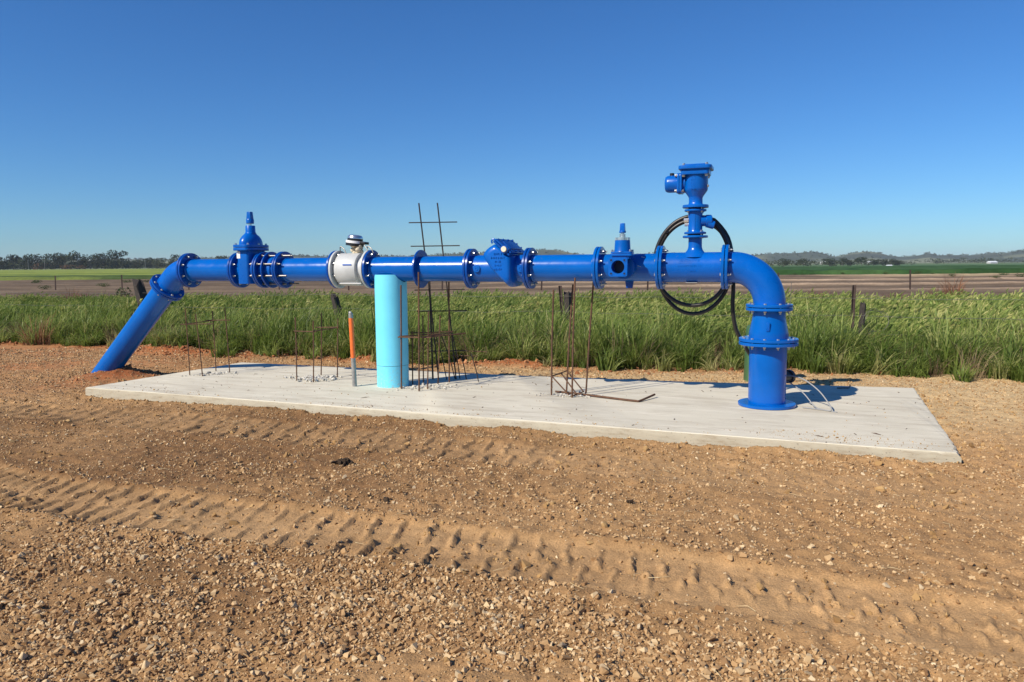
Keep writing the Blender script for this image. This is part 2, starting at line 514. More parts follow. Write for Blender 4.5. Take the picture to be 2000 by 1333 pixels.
MX, MY = wl(-8.50, .02)[0], wl(-8.50, .02)[1]
def ground_info(x, y):
    x = np.asarray(x, float); y = np.asarray(y, float)
    eA, lA, bA = track(x, y, pA, .30, .165, 11, .9)
    eB, lB, bB = track(x, y, pB, .34, .20, 31, .8)
    fadeB = 1 - .55 * ss(-1, 2.5, x)
    h = .05 * (fbm(x, y, 1.6, 2) - .5) + .022 * (fbm(x, y, .22, 4) - .5)
    rough = 1 - .6 * np.maximum(eA, eB * .8)
    h = h + rough * (.040 * (fbm(x, y, .085, 6, 3) - .5))
    h = h - .022 * eA + .026 * lA + .018 * bA - .012 * eB * fadeB + .021 * lB * fadeB + .010 * bB * fadeB
    inside = in_poly(x, y, SLAB); ds = seg_dist(x, y, SLAB)
    lap = np.exp(-(ds / .16) ** 1.3) * (.0 + .062 * fbm(x, y, .55, 9) * ss(-5.2, -1, x) * ss(4.2, 2.6, x))
    behind = ss(0, .6, y - (9.33 - .30 * x))
    lap = lap * (1 - behind) + behind * (.012 + .055 * ss(2.2, 3.3, x)) * np.exp(-(ds / 1.3) ** 2)
    h = h + lap
    # red clay banked against the grass
    gf = np.interp(x, GX, GY)
    u = y - gf
    bank = np.exp(-((u + .12) / .28) ** 2)
    bk = ss(.30, .75, fbm(x, y, 1.5, 21)) * (.5 + .5 * ss(.5, -5.5, x)) * (1 - .8 * ss(2.6, 3.6, x))
    h = h + bank * bk * (.16 + .16 * (fbm(x, y, .16, 23) - .5))
    md = np.hypot((x - MX - .10), (y - MY) * 1.15)
    mound = np.exp(-(md / .42) ** 2)
    h = h + mound * (.15 + .06 * (fbm(x, y, .14, 25) - .5))
    dm = np.hypot(x + 7.9, (y - 13.1))
    h = np.where(inside, -.06, h)
    h = np.where(inside | (ds > .02), h, np.minimum(h, .078))
    return h, dict(eA=eA, eB=eB, lA=lA, lB=lB, ds=ds, inside=inside, u=u, bank=bank * bk, mound=mound, behind=behind)
def ground_h(x, y): return ground_info(x, y)[0]

SAND = np.array([.515, .318, .150]); BROWN = np.array([.215, .112, .046]); TAN = np.array([.420, .245, .108])
CLAY = np.array([.35, .118, .042]); PALE = np.array([.58, .42, .22])
def lerp(a, b, t): return a * (1 - t[..., None]) + b * t[..., None]
def ground_col(x, y, g):
    c = np.ones(np.shape(x) + (3,)) * TAN
    damp = fbm(x, y, 1.1, 41)
    left = ss(1.6, -1.5, x) * ss(4.1, 4.9, y) * ss(8.4, 7.2, y)
    mid = ss(.2, 1.0, x) * ss(3.1, 4.0, y) * ss(5.6, 4.7, y) * .35
    low = ss(1.5, -.8, x) * ss(4.2, 3.7, y) * ss(2.6, 3.1, y)
    d = np.clip((damp - .16) * 2.8, 0, 1) * np.clip(left + mid + .8 * low, 0, 1)
    c = lerp(c, BROWN, d * .9)
    c = lerp(c, SAND, np.maximum(g['eA'] * .75, g['eB'] * .55) * (.5 + .5 * fbm(x, y, .5, 43)))
    r = ss(1.5, 4.0, x) * ss(8.6, 7.0, y) * .6
    c = lerp(c, SAND * np.array([1.0, .95, .9]), r)
    rb = ss(3.0, 4.5, x - (y - 8) * .3) * ss(5.5, 7.2, y)
    c = lerp(c, PALE, np.clip(rb, 0, 1) * .8)
    c = lerp(c, PALE * .92, g['behind'] * ss(-2, 1.5, x) * ss(-.2, -.7, g['u']) * .8)
    redl = ss(-3.8, -6.2, x) * ss(8.0, 9.3, y)
    c = lerp(c, CLAY * 1.15, redl * (.25 + .5 * ss(.35, .65, fbm(x, y, .8, 47))) * .75)
    c = lerp(c, CLAY, np.clip(g['bank'] * 2.2 + np.exp(-((g['u'] + .1) / .3) ** 2) * .45 * (1 - ss(2.8, 3.8, x)), 0, 1))
    c = lerp(c, CLAY * .85, np.clip(g['mound'] * 2.0, 0, 1))
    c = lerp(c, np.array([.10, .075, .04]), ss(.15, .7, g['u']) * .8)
    mottle = fbm(x, y, .35, 53)  # random mottling of the earth tone
    return c * (.86 + .28 * mottle)[..., None]

def graded(a, b, f, s0):
    out = [a]
    while out[-1] < b: out.append(out[-1] + s0 * f(out[-1]))
    return np.array(out)
gx = np.concatenate([np.linspace(-34, -9.2, 60), np.arange(-9.0, -6.2, .034), np.arange(-6.2, -3.4, .02), np.arange(-3.4, 3.0, .0122), np.arange(3.0, 6.6, .025), np.linspace(6.65, 9.2, 50), np.linspace(9.6, 26, 40)])
gy = np.concatenate([np.linspace(-4, 1.7, 30), graded(1.8, 9.6, lambda v: max(.8, v / 3.4) * .9, .0122), np.arange(9.62, 15.5, .032), np.linspace(15.6, 24, 30)])
X, Y = np.meshgrid(gx, gy)
H, GI = ground_info(X, Y)
C = ground_col(X, Y, GI)
edge = np.maximum.reduce([ss(-30, -34, X), ss(22, 26, X), ss(-1, -4, Y), ss(21, 24, Y)])
H = H - edge * .25
nx, ny = len(gx), len(gy)
idx = np.arange(nx * ny).reshape(ny, nx)
Q = np.stack([idx[:-1, :-1], idx[:-1, 1:], idx[1:, 1:], idx[1:, :-1]], -1).reshape(-1, 4)
ground = link('dirt_ground', np_mesh('dirt_ground', np.stack([X, Y, H], -1).reshape(-1, 3), Q, M['dirt'], True, C.reshape(-1, 3)))
tag(ground, 'gravelly tan dirt crossed by two tractor tyre tracks', kind='structure')

# ------------------------------------------------------------------ far land
def terrain(x, y):
    x = np.asarray(x, float); y = np.asarray(y, float)
    r = ss(-.05, .18, x / np.maximum(y, 1))
    z = -2.6 * ss(95, 650, y) * r
    return z
def sheet(name, xs, ys, dz, mt, colf, label, zf=None):
    X, Y = np.meshgrid(xs, ys)
    Z = terrain(X, Y) + (dz if zf is None else zf(X, Y))
    nx, ny = len(xs), len(ys)
    idx = np.arange(nx * ny).reshape(ny, nx)
    Q = np.stack([idx[:-1, :-1], idx[:-1, 1:], idx[1:, 1:], idx[1:, :-1]], -1).reshape(-1, 4)
    o = link(name, np_mesh(name, np.stack([X, Y, Z], -1).reshape(-1, 3), Q, mt, True, colf(X, Y).reshape(-1, 3)))
    return tag(o, label, kind='structure')
def col_mix(a, b, f): return lerp(np.ones(np.shape(f) + (3,)) * np.array(a), np.array(b), f)
gxs = np.unique(np.concatenate([np.linspace(-6000, -900, 12), np.linspace(-900, 1200, 90), np.linspace(1200, 6000, 12)]))
gys = np.unique(np.concatenate([np.linspace(-400, 20, 6), np.linspace(20, 100, 12), np.linspace(100, 1200, 60), np.linspace(1200, 6000, 16)]))
sheet('farmland', gxs, gys, -.12, M['pasture'], lambda x, y: col_mix((.10, .15, .045), (.20, .21, .09), ss(.35, .7, fbm(x, y, 260, 3))), 'flat green farmland reaching back to the hills')

def pf_z(x, y):
    bank = np.zeros_like(x)
    for yc, k in ((38.5, .5), (46.4, 1), (58.4, 1), (70, .6), (81, .6)):
        t = y - yc - .012 * x - 1.2 * (vn(x, y, 9, 5) - .5)
        bank = np.maximum(bank, k * np.exp(-(t / .6) ** 2))
    e = np.maximum.reduce([ss(far_edge(x) - .1 + .8, far_edge(x) - .6, y), ss(94, 97, y), ss(80, 90, np.abs(x))])
    return .04 + .16 * bank * (.35 + .65 * ss(-6, 8, x)) + .10 * (fbm(x, y, 1.5, 8) - .5) - e * .3
def pf_c(x, y):
    c = col_mix((.118, .080, .048), (.192, .136, .084), ss(.3, .7, fbm(x * .25, y, 1.6, 12)))
    bank = np.zeros_like(x)
    for yc, k in ((38.5, .5), (46.4, 1), (58.4, 1), (70, .6), (81, .6)):
        t = y - yc - .012 * x - 1.2 * (vn(x, y, 9, 5) - .5) + .25
        bank = np.maximum(bank, k * np.exp(-(t / .42) ** 2))
    bank = bank * ss(-8, 6, x) * (.35 + .65 * vn(x, y, 5, 14))
    c = lerp(c, np.array([.50, .36, .24]), np.clip(bank * 1.1, 0, .9))
    sandy = ss(20, 45, x - (y - 70) * .3) * ss(65, 82, y) * ss(.4, .6, fbm(x, y, 6, 15))
    c = lerp(c, np.array([.48, .36, .2]), sandy)
    wd = ss(.5, .68, fbm(x, y, 3.5, 16)) * ss(far_edge(x) + 9, far_edge(x) + 1, y)
    return lerp(c, np.array([.11, .12, .05]), wd * .8)
sheet('ploughed_field', np.arange(-90, 91, .6), np.concatenate([np.arange(14, 60, .35), np.arange(60, 97.5, .6)]), 0, M['ploughed'], pf_c, 'bare brown ploughed field with pale sandy banks', pf_z)

def crop_z(hh, x0, x1, y0, y1, amp, sc):
    def f(x, y):
        e = np.maximum.reduce([ss(x0 + .8, x0, x), ss(x1 - .8, x1, x), ss(y0 + .8, y0, y), ss(y1 - 2, y1, y)])
        return hh + amp * (fbm(x, y, sc, 71) - .5) - e * (hh + .25)
    return f
xs = np.concatenate([np.arange(-8, 160, 1.2), np.linspace(160, 400, 40)])
sheet('green_crop_field', xs, np.concatenate([np.arange(88, 140, .8), np.arange(140, 262, 2.5)]), 0, M['crop'],
      lambda x, y: col_mix((.026, .070, .018), (.050, .105, .03), ss(.35, .65, fbm(x, y, 4, 73))), 'dark green crop field beyond the ploughed ground', crop_z(.55, -8, 400, 88, 262, .35, 1.7))
xs = np.concatenate([np.linspace(-700, -160, 60), np.arange(-160, -9, 1.5)])
def yc(x, y):
    c = col_mix((.155, .205, .035), (.245, .285, .055), ss(.3, .7, fbm(x * .3, y, 9, 77)))
    return lerp(c, np.array([.05, .085, .02]), ss(122, 104, y) * ss(.2, .5, fbm(x * .3, y, 6, 78)))
sheet('pale_crop_field', xs, np.concatenate([np.arange(96, 180, 1.2), np.linspace(180, 690, 60)]), 0, M['crop'], yc, 'bright yellow green crop field in front of the gum trees', crop_z(.4, -700, -9, 96, 690, .25, 2.5))
sheet('far_green_field', np.linspace(60, 900, 80), np.linspace(560, 1150, 40), .08, M['pasture'], lambda x, y: col_mix((.055, .12, .035), (.10, .16, .05), ss(.3, .7, fbm(x, y, 90, 79))), 'strip of green field far off between the tree belts')
pl = MB(); pl.box((84, 268, float(terrain(84, 268)) + .35), (34, 3, .5))
o = pl.obj('irrigation_channel', M['poly']); tag(o, 'thin white strip of irrigation channel beside the green crop', kind='structure')

# hills: ridge heights read as angles above the horizon, built as a terrain ridge 2.6 km away
RA = np.array([-1700, -900, -400, 0, 120, 250, 330, 400, 450, 560, 640, 720, 800, 880, 940, 1000, 1040, 1075, 1110, 1160, 1230, 1290, 1330, 1390, 1450, 1500, 1550, 1585, 1605, 1625, 1640, 1660, 1690, 1712, 1735, 1762, 1790, 1810, 1828, 1852, 1890, 1912, 1935, 1950, 1967, 1990, 2040, 2120, 2300, 2700])
RH = np.array([16, 15, 18, 18, 17, 19, 17, 20, 21, 26, 20, 22, 20, 24, 26, 23, 30, 32, 26, 19, 18, 24, 22, 20, 17, 20, 22, 24, 21, 14, 15, 21, 24, 22, 15, 12.5, 15, 20, 15, 16, 14.5, 15, 19.5, 17, 20, 23.5, 27, 30, 24, 20])
def ridge(az, d0, k, seed, wid):
    a = (RA - 1000) / 1444.
    D = np.linspace(-1, 1, 26)
    V = []; Cc = []
    n = len(az)
    hp = np.interp(az, a, RH) / 1444. * d0 * k
    hp = hp + d0 * .0010 * (fbm(az * 100, az * 0, 2.5, seed) - .5)
    for t in D:
        d = d0 + t * wid
        x = az * d; y = np.ones(n) * d
        prof = max(0, 1 - abs(t)) ** 1.15 if t < 0 else max(0, 1 - abs(t)) ** .8
        gull = 1 + .5 * (fbm(x, y, 220, seed + 5) - .5) * (1 - max(0, 1 - abs(t)) ** 3)
        z = hp * prof * gull + terrain(x, y) - 1.0
        V.append(np.stack([x, y, z], -1))
        scrub = ss(.42, .62, fbm(x, y, 240, seed + 9) + .25 * (prof - .6) )
        c = col_mix((.175, .185, .105), (.060, .075, .045), scrub)
        Cc.append(c)
    V = np.array(V); Cc = np.array(Cc)
    idx = np.arange(26 * n).reshape(26, n)
    Q = np.stack([idx[:-1, :-1], idx[:-1, 1:], idx[1:, 1:], idx[1:, :-1]], -1).reshape(-1, 4)
    return V, Q, Cc
az = np.linspace(-1.9, 1.2, 520)
V, Q, Cc = ridge(az, 2600, 1, 3, 620)
o = link('hills', np_mesh('hills', V.reshape(-1, 3), Q, M['hill'], True, Cc.reshape(-1, 3)))
tag(o, 'low scrubby hills along the horizon', kind='structure')
HV = V

# ------------------------------------------------------------------ leaf clumps
def leaf_cards(rng, cen, rad, n, size):
    """n small quads spread through ellipsoid lobes; returns verts, quads, tone"""
    cen = np.array(cen, float); rad = np.array(rad, float)
    w = rad.prod(1) ** (2 / 3.); k = rng.choice(len(cen), n, p=w / w.sum())
    d = rng.normal(size=(n, 3)); d /= np.linalg.norm(d, axis=1)[:, None]
    r = rng.uniform(.45, 1.05, n) ** .6
    P = cen[k] + d * rad[k] * r[:, None]
    a = rng.normal(size=(n, 3)) + d * .8; a /= np.linalg.norm(a, axis=1)[:, None]
    h = rng.normal(size=(n, 3)); u = np.cross(a, h); u /= np.linalg.norm(u, axis=1)[:, None]
    v = np.cross(a, u)
    s = (size * rng.uniform(.6, 1.3, n))[:, None]
    V = np.stack([P - u * s, P - v * s * .55, P + u * s, P + v * s * .55], 1).reshape(-1, 3)
    Q = np.arange(4 * n).reshape(n, 4)
    t = np.repeat(rng.uniform(.65, 1.3, n) * (.9 + .2 * rng.random(len(cen)))[k], 4)
    return V, Q, np.stack([t, t, t], -1)

def tree_meshes(seed, h, w, n=900, mt='leaf', bare=.06):
    rng = np.random.default_rng(seed)
    cen = []; rad = []
    for i in range(rng.integers(7, 11)):
        f = rng.uniform(bare + .12, .86); sp = math.sin(min(1, (1 - f) * 1.6 + .25) * PI / 2)
        cen.append((rng.uniform(-.42, .42) * w * sp, rng.uniform(-.42, .42) * w * sp, f * h))
        q = rng.uniform(.16, .27)
        rad.append((q * w * 1.25, q * w * 1.25, q * h * .8))
    V, Q, t = leaf_cards(rng, cen, rad, n, w * .052)
    cr = np_mesh('crown', V, Q, M[mt], False, t)
    b = MB()
    b.tube([(0, 0, -.3), (.01 * w, 0, h * .25), (-.02 * w, .01 * w, h * .5)], [h * .022, h * .016, h * .009], 6)
    for c in cen[:4]:
        b.tube([(0, 0, h * rng.uniform(.2, .35)), (c[0] * .5, c[1] * .5, c[2] * .75), c], [h * .008, h * .004, h * .0015], 5)
    return cr, b.mesh('trunk', M['bark'])
def place_tree(name, ms, loc, s, rz, label, group=None, cat='tree'):
    t = empty(name, loc, rz); t.scale = (s[0], s[0], s[1])
    tag(t, label, cat, group)
    link('crown', ms[0], t); link('trunk', ms[1], t)
    return t
TM = [tree_meshes(s, 14, 13) for s in (1, 2, 3, 4, 5)]
TB = tree_meshes(9, 6, 12, 260, 'leafbrown', .02)
def azx(px, d): return (px - 1000) / 1444. * d
D1 = 715
left = [(7, 19, 24, 'spreading gum at the far left end of the tree line'), (33, 24, 24, 'rounded gum, second from the left in the tree line'), (58, 21, 20, 'gum behind a pale pole in the left tree line'),
        (80, 23, 20, 'gum rising behind the russet shrub'), (98, 19, 12, 'narrow gum left of the gap in the tree line'), (112, 24, 26, 'broad gum just right of the small gap in the tree line'),
        (134, 24, 25, 'broad gum above the wide russet shrub'), (157, 26, 24, 'tall gum in the middle of the left tree line'), (182, 21, 24, 'lower gum sloping down to the right of the tall middle one'),
        (208, 23, 24, 'left half of the dense pair of gums ending the tree line'), (234, 28, 28, 'tallest round gum at the right end of the tree line'),
        (272, 12, 30, 'low far gum right after the tree line ends'), (296, 14, 22, 'low dark gum beside the angled pipe'), (318, 14, 22, 'low gum behind the top of the angled pipe'), (347, 20, 14, 'small round gum showing above the blue elbow'),
        (440, 17, 22, 'gum showing above the pipe left of the gate valve'), (-20, 22, 26, 'gum just outside the left end of the tree line')]
for i, (px, hp, wp, lab) in enumerate(left):
    d = D1 + 14 * math.sin(i * 2.3) + (60 if 260 < px else 0)
    ht = (hp + 3) / 1444. * d * 1.1 + 1.4; wd = wp / 1444. * d * 1.32
    ms = TM[i % 5]
    if px < 0: continue
    place_tree('gum_tree', ms, (azx(px, d), d, 0), (wd / 13, ht / 14), i * 1.7, lab, 'gum trees along the left tree line')
for i, (px, hp, wp, lab) in enumerate([(78, 13, 30, 'narrow russet shrub under the gums'), (143, 9, 30, 'wide russet shrub at the foot of the gums'), (167, 8, 16, 'small russet shrub beside the wide one')]):
    d = 697
    place_tree('russet_shrub', TB, (azx(px, d), d, 0), (wp / 1444. * d / 12, hp / 1444. * d / 6 * 1.1), i * 2.1, lab, 'russet shrubs under the gums', 'shrub')
right = [(1618, 506, 24, 735, 'dark rounded gum at the right end of the near tree belt'), (1643, 505, 17, 720, 'gum standing alone right of the near belt'), (1659, 509, 13, 720, 'small gum between the lone gum and the big one'),
         (1681, 502, 23, 690, 'big dark gum standing clear in front of the hills'), (1703, 507, 16, 730, 'gum just right of the big dark gum'), (1722, 507, 17, 730, 'rounded gum near the middle of the far paddock'),
         (1738, 507, 16, 735, 'gum left of the small white shed'), (1754, 510, 15, 735, 'low gum right of the small white shed'), (1567, 505, 18, 720, 'gum rising above the belt beside the blue elbow'), (1530, 506, 18, 720, 'gum at the left of the belt beside the blue elbow')]
for i, (px, ty, wp, d, lab) in enumerate(right):
    x = azx(px, d); z = float(terrain(x, d))
    hz = 517.5 - .0078 * (px - 1000)
    zt = 1.5 + (hz - ty) / 1444. * d
    place_tree('gum_tree', TM[(i * 2) % 5], (x, d, z), (wp / 1444. * d * 1.2 / 13, (zt - z) / 14 * 1.05), i * 1.3, lab, 'gum trees scattered over the far paddocks')

def belt(name, spans, label, seed, per=26, mt='leaf'):
    """a far wood read as one mass"""
    rng = np.random.default_rng(seed)
    Vs = []; Qs = []; Ts = []; o = 0
    for (p0, p1, d, hpx, step) in spans:
        px = p0
        while px < p1:
            dd = d * rng.uniform(.97, 1.06); x = azx(px, dd); z = float(terrain(x, dd))
            h = hpx * rng.uniform(.5, 1.0) / 1444. * dd; w = h * rng.uniform(.8, 1.3)
            cen = [(x + rng.uniform(-.4, .4) * w, dd + rng.uniform(-.4, .4) * w, z + h * rng.uniform(.3, .75)) for _ in range(4)]
            rad = [(w * .38, w * .38, h * .30)] * 4
            V, Q, t = leaf_cards(rng, cen, rad, per, w * .13)
            Vs.append(V); Qs.append(Q + o); Ts.append(t); o += len(V)
            px += step * rng.uniform(.6, 1.4)
    ob = link(name, np_mesh(name, np.concatenate(Vs), np.concatenate(Qs), M[mt], False, np.concatenate(Ts)))
    return tag(ob, label, kind='stuff')
belt('far_woodland', [(1500, 1640, 760, 15, 4), (1640, 1760, 800, 11, 6), (1740, 1785, 900, 12, 5), (1818, 1930, 1250, 13, 4), (1925, 2100, 1300, 12, 5), (1500, 2050, 1700, 8, 9), (400, 1500, 1300, 10, 6), (2100, 2500, 1200, 14, 7)],
     'belts of dark trees on the far plain below the hills', 5)
belt('distant_woodland', [(-60, 262, 735, 20, 4), (255, 470, 800, 13, 4), (-60, 470, 1000, 12, 5), (-60, 470, 1500, 14, 5), (-700, -40, 760, 24, 9)], 'low dark woodland far behind the left tree line', 6, 70)
# scrub along the ridges of the hills
rng = np.random.default_rng(8)
Vs = []; Qs = []; Ts = []; o = 0
for k in range(2600):
    i = rng.integers(2, 15); j = rng.integers(0, HV.shape[1] - 1)
    if rng.random() < .45: i = rng.integers(11, 14)
    f = rng.random(); p = HV[i, j] * (1 - f) + HV[i, j + 1] * f
    if vn(p[0], p[1], 260, 12) < .42 and i < 11: continue
    s = rng.uniform(2.6, 6)
    V, Q, t = leaf_cards(rng, [(p[0], p[1], p[2] + s * .35)], [(s, s, s * .6)], 9, s * .5)
    Vs.append(V); Qs.append(Q + o); Ts.append(t * 1.1); o += len(V)
ob = link('hill_scrub', np_mesh('hill_scrub', np.concatenate(Vs), np.concatenate(Qs), M['leaf'], False, np.concatenate(Ts)))
tag(ob, 'scattered dark scrub trees on the hills', kind='stuff')

# farm sheds and poles
def shed(px, d, w, dep, h, label, rz=0):
    x = azx(px, d); z = float(terrain(x, d))
    t = tag(empty('farm_shed', (x, d, z), rz), label, 'shed', 'white farm sheds on the far plain')
    MB().box((0, 0, h / 2), (w, dep, h)).obj('wall', M['shedgrey'], t)
    rf = MB(); rf.prism([(-dep / 2 - .5, h), (dep / 2 + .5, h), (0, h + dep * .22)], (0, 0, 0), (0, 1, 0), (0, 0, 1), (1, 0, 0), -w / 2 - .4, w / 2 + .4)
    rf.obj('roof', M['shedwhite'], t)
shed(1934, 1180, 12, 9, 2.0, 'long low white shed in front of the right hand tree belt', .1)
shed(1734, 640, 3.6, 3, .8, 'small white shed low in the middle of the far paddock', -.1)
shed(1607, 1500, 11, 9, 3.5, 'white shed on the slope above the tree belt', .2)
shed(1697, 1800, 10, 8, 4, 'white house below the middle hill', .1)
for px, lab in ((62, 'pale pole in front of the left tree line, nearer the frame edge'), (94, 'pale pole beside the gap in the left tree line'), (289, 'thin pole among the low gums')):
    x = azx(px, 690); t = tag(empty('utility_pole', (x, 690, 0)), lab, 'pole', 'poles by the left tree line')
    MB().tube([(0, 0, -.5), (0, 0, 9.5)], [.16, .11], 8).obj('pole', M['galv'], t)
    MB().box((0, 0, 8.8), (1.8, .14, .14)).obj('crossarm', M['wood'], t)

# tussocks and weeds on the ploughed field
def tussock(seed, mt, n=300, tall=1.0):
    rng = np.random.default_rng(seed)
    cen = [(rng.uniform(-.5, .5), rng.uniform(-.3, .3), rng.uniform(.12, .4) * tall) for _ in range(6)]
    V, Q, t = leaf_cards(rng, cen, [(.34, .3, .2 * tall)] * 6, n, .05)
    return np_mesh('tussock', V, Q, M[mt], False, t)
BU = [tussock(s, 'bushgreen') for s in (1, 2, 3)]
spots = [(1545, 87, .8, 'dark tussock by the blue elbow'), (1554, 84, .9, 'dark tussock a little right of the blue elbow'), (1567, 86, .7, 'small dark tussock near the blue elbow'), (1586, 86, .9, 'flat dark tussock on the field edge'), (1646, 82, 1.0, 'round dark tussock left of the rusty picket'),
         (1727, 84, 1.2, 'wide dark tussock on the far edge of the bare field'), (1790, 86, 1.6, 'widest tussock right of the far picket'), (1819, 82, .8, 'small tussock right of the widest one'), (1856, 70, 1.0, 'tussock on a pale bank'), (1958, 75, 1.2, 'tussock near the right frame edge'), (1990, 68, 1.3, 'tussock at the right frame edge'), (1941, 58, .8, 'lone tussock in the right of the bare field'),
         (76, 74, 1.5, 'green tussock on the left of the bare field'), (90, 52, 1.1, 'dark tussock below the left field edge'), (203, 56, 1.2, 'dark tussock between the two far pickets'), (252, 74, 1.2, 'tussock beside the far picket near the pipe'), (270, 78, 1.0, 'tussock left of the blue elbow'), (288, 70, 1.1, 'tussock just left of the angled pipe')]
for i, (px, d, s, lab) in enumerate(spots):
    x = azx(px, d); o = empty('tussock', (x, d, float(terrain(x, d)) + float(pf_z(np.array(x), np.array(d))) - .02), i * .2); o.scale = (s * .72, s * .6, s * .55)
    link('foliage', BU[i % 3], o)
    tag(o, lab, 'bush', 'tussocks on the bare field')

# ------------------------------------------------------------------ scatter (stuff only)
LIB = {}
def scatter(name, meshes, P, rot, scl, idx, label):
    coll = bpy.data.collections.new(name + '_shapes')
    for k, me in enumerate(meshes):
        coll.objects.link(bpy.data.objects.new('%s_%02d' % (name, k), me))
    pm = bpy.data.meshes.new(name)
    n = len(P)
    pm.vertices.add(n); pm.vertices.foreach_set('co', np.asarray(P, np.float32).ravel())
    for an, ty, key, val in (('rot', 'FLOAT_VECTOR', 'vector', rot), ('scl', 'FLOAT_VECTOR', 'vector', scl), ('idx', 'INT', 'value', idx)):
        a = pm.attributes.new(an, ty, 'POINT')
        a.data.foreach_set(key, np.asarray(val, np.int32 if ty == 'INT' else np.float32).ravel())
    ob = link(name, pm)
    g = bpy.data.node_groups.new(name, 'GeometryNodeTree')
    g.interface.new_socket('Geometry', in_out='INPUT', socket_type='NodeSocketGeometry')
    g.interface.new_socket('Geometry', in_out='OUTPUT', socket_type='NodeSocketGeometry')
    N = g.nodes.new
    gi, go = N('NodeGroupInput'), N('NodeGroupOutput')
    ci, ip = N('GeometryNodeCollectionInfo'), N('GeometryNodeInstanceOnPoints')
    ci.inputs['Collection'].default_value = coll
    ci.inputs['Separate Children'].default_value = True
    ci.inputs['Reset Children'].default_value = True
    ip.inputs['Pick Instance'].default_value = True
    def na(nm, ty):
        x = N('GeometryNodeInputNamedAttribute'); x.data_type = ty; x.inputs['Name'].default_value = nm
        return x.outputs['Attribute']
    L = g.links.new
    L(gi.outputs[0], ip.inputs['Points']); L(ci.outputs[0], ip.inputs['Instance'])
    L(na('idx', 'INT'), ip.inputs['Instance Index'])
    L(na('rot', 'FLOAT_VECTOR'), ip.inputs['Rotation'])
    L(na('scl', 'FLOAT_VECTOR'), ip.inputs['Scale'])
    L(ip.outputs[0], go.inputs[0])
    md = ob.modifiers.new('scatter', 'NODES'); md.node_group = g
    for me in meshes:
        if me.materials and me.materials[0].name not in [x.name for x in pm.materials if x]: pm.materials.append(me.materials[0])
    return tag(ob, label, kind='stuff')

def stone_mesh(seed, mt, flat=.6, n=11):
    rng = np.random.default_rng(seed)
    p = rng.normal(size=(n, 3)); p /= np.linalg.norm(p, axis=1)[:, None]
    p *= rng.uniform(.75, 1.1, (n, 1)); p *= np.array([1, rng.uniform(.6, .9), flat * rng.uniform(.75, 1.25)])
    bm = bmesh.new()
    for q in p: bm.verts.new(q)
    r = bmesh.ops.convex_hull(bm, input=bm.verts)
    for v in [v for v in bm.verts if not v.link_faces]: bm.verts.remove(v)
    me = bpy.data.meshes.new('stone'); bm.to_mesh(me); bm.free()
    me.materials.append(mt)
    return me
STN = [stone_mesh(s, M['stone']) for s in range(12)]
rng = np.random.default_rng(21)
def sample(n, x0, x1, y0, y1, dens):
    x = rng.uniform(x0, x1, n); y = rng.uniform(y0, y1, n)
    k = rng.random(n) < dens(x, y)
    return x[k], y[k]
def gravel_density(x, y):
    h, g = ground_info(x, y)
    d = fbm(x, y, .8, 61) + .06
    heavy = ss(.38, .58, d + .25 * ss(-.2, -2.2, x) * ss(4.6, 3.2, y) + .12 * ss(3.6, 2.8, y) - .22 * ss(.6, 1.6, x) * ss(2.9, 3.4, y))
    yl = np.interp(x, [-4, -3, -1.5, 0, .8, 1.8, 3], [4.7, 4.35, 3.95, 3.5, 3.0, 2.7, 2.5]) + .35 * (fbm(x, y, .5, 67) - .5)
    heavy = heavy * ss(.60, -.45, y - yl) * (.35 + .65 * ss(.30, .50, fbm(x, y, .42, 69)))
    base = .26 + .30 * ss(.35, .65, fbm(x, y, .5, 63))
    den = np.maximum(heavy, base)
    den = den * (1 - .85 * g['eA']) * (1 - .6 * g['eB'])
    return np.where(g['inside'] | (g['u'] > .0), 0, den), heavy
def fr(x, y): return np.abs(x) < .74 * y + 1.2
# coarse crushed stone
xs_, ys_ = sample(230000, -4.4, 4.6, 1.9, 5.6, lambda x, y: gravel_density(x, y)[0] * fr(x, y) * (.25 + .75 * gravel_density(x, y)[1]))
r_ = np.clip(np.exp(rng.normal(math.log(.0078), .50, len(xs_))), .003, .026)
zz = ground_h(xs_, ys_) + r_ * .22
scatter('gravel', STN, np.stack([xs_, ys_, zz], -1), np.stack([rng.normal(0, .5, len(xs_)), rng.normal(0, .5, len(xs_)), rng.uniform(0, 6.28, len(xs_))], -1), np.stack([r_] * 3, -1), rng.integers(0, 12, len(xs_)), 'loose crushed stone strewn over the near dirt')
# fine grit
xs_, ys_ = sample(480000, -10, 8, 2.0, 13.8, lambda x, y: np.clip(gravel_density(x, y)[0] * 1.6 + .05, 0, .8) * fr(x, y) * np.where(gravel_density(x, y)[0] > 0, 1, 0))
r_ = np.clip(np.exp(rng.normal(math.log(.0046), .5, len(xs_))), .0022, .016) * (.72 + .075 * ys_)
zz = ground_h(xs_, ys_) + r_ * .2
scatter('fine_gravel', STN, np.stack([xs_, ys_, zz], -1), np.stack([rng.normal(0, .5, len(xs_)), rng.normal(0, .5, len(xs_)), rng.uniform(0, 6.28, len(xs_))], -1), np.stack([r_] * 3, -1), rng.integers(0, 12, len(xs_)), 'fine grit and small stones over the dirt')
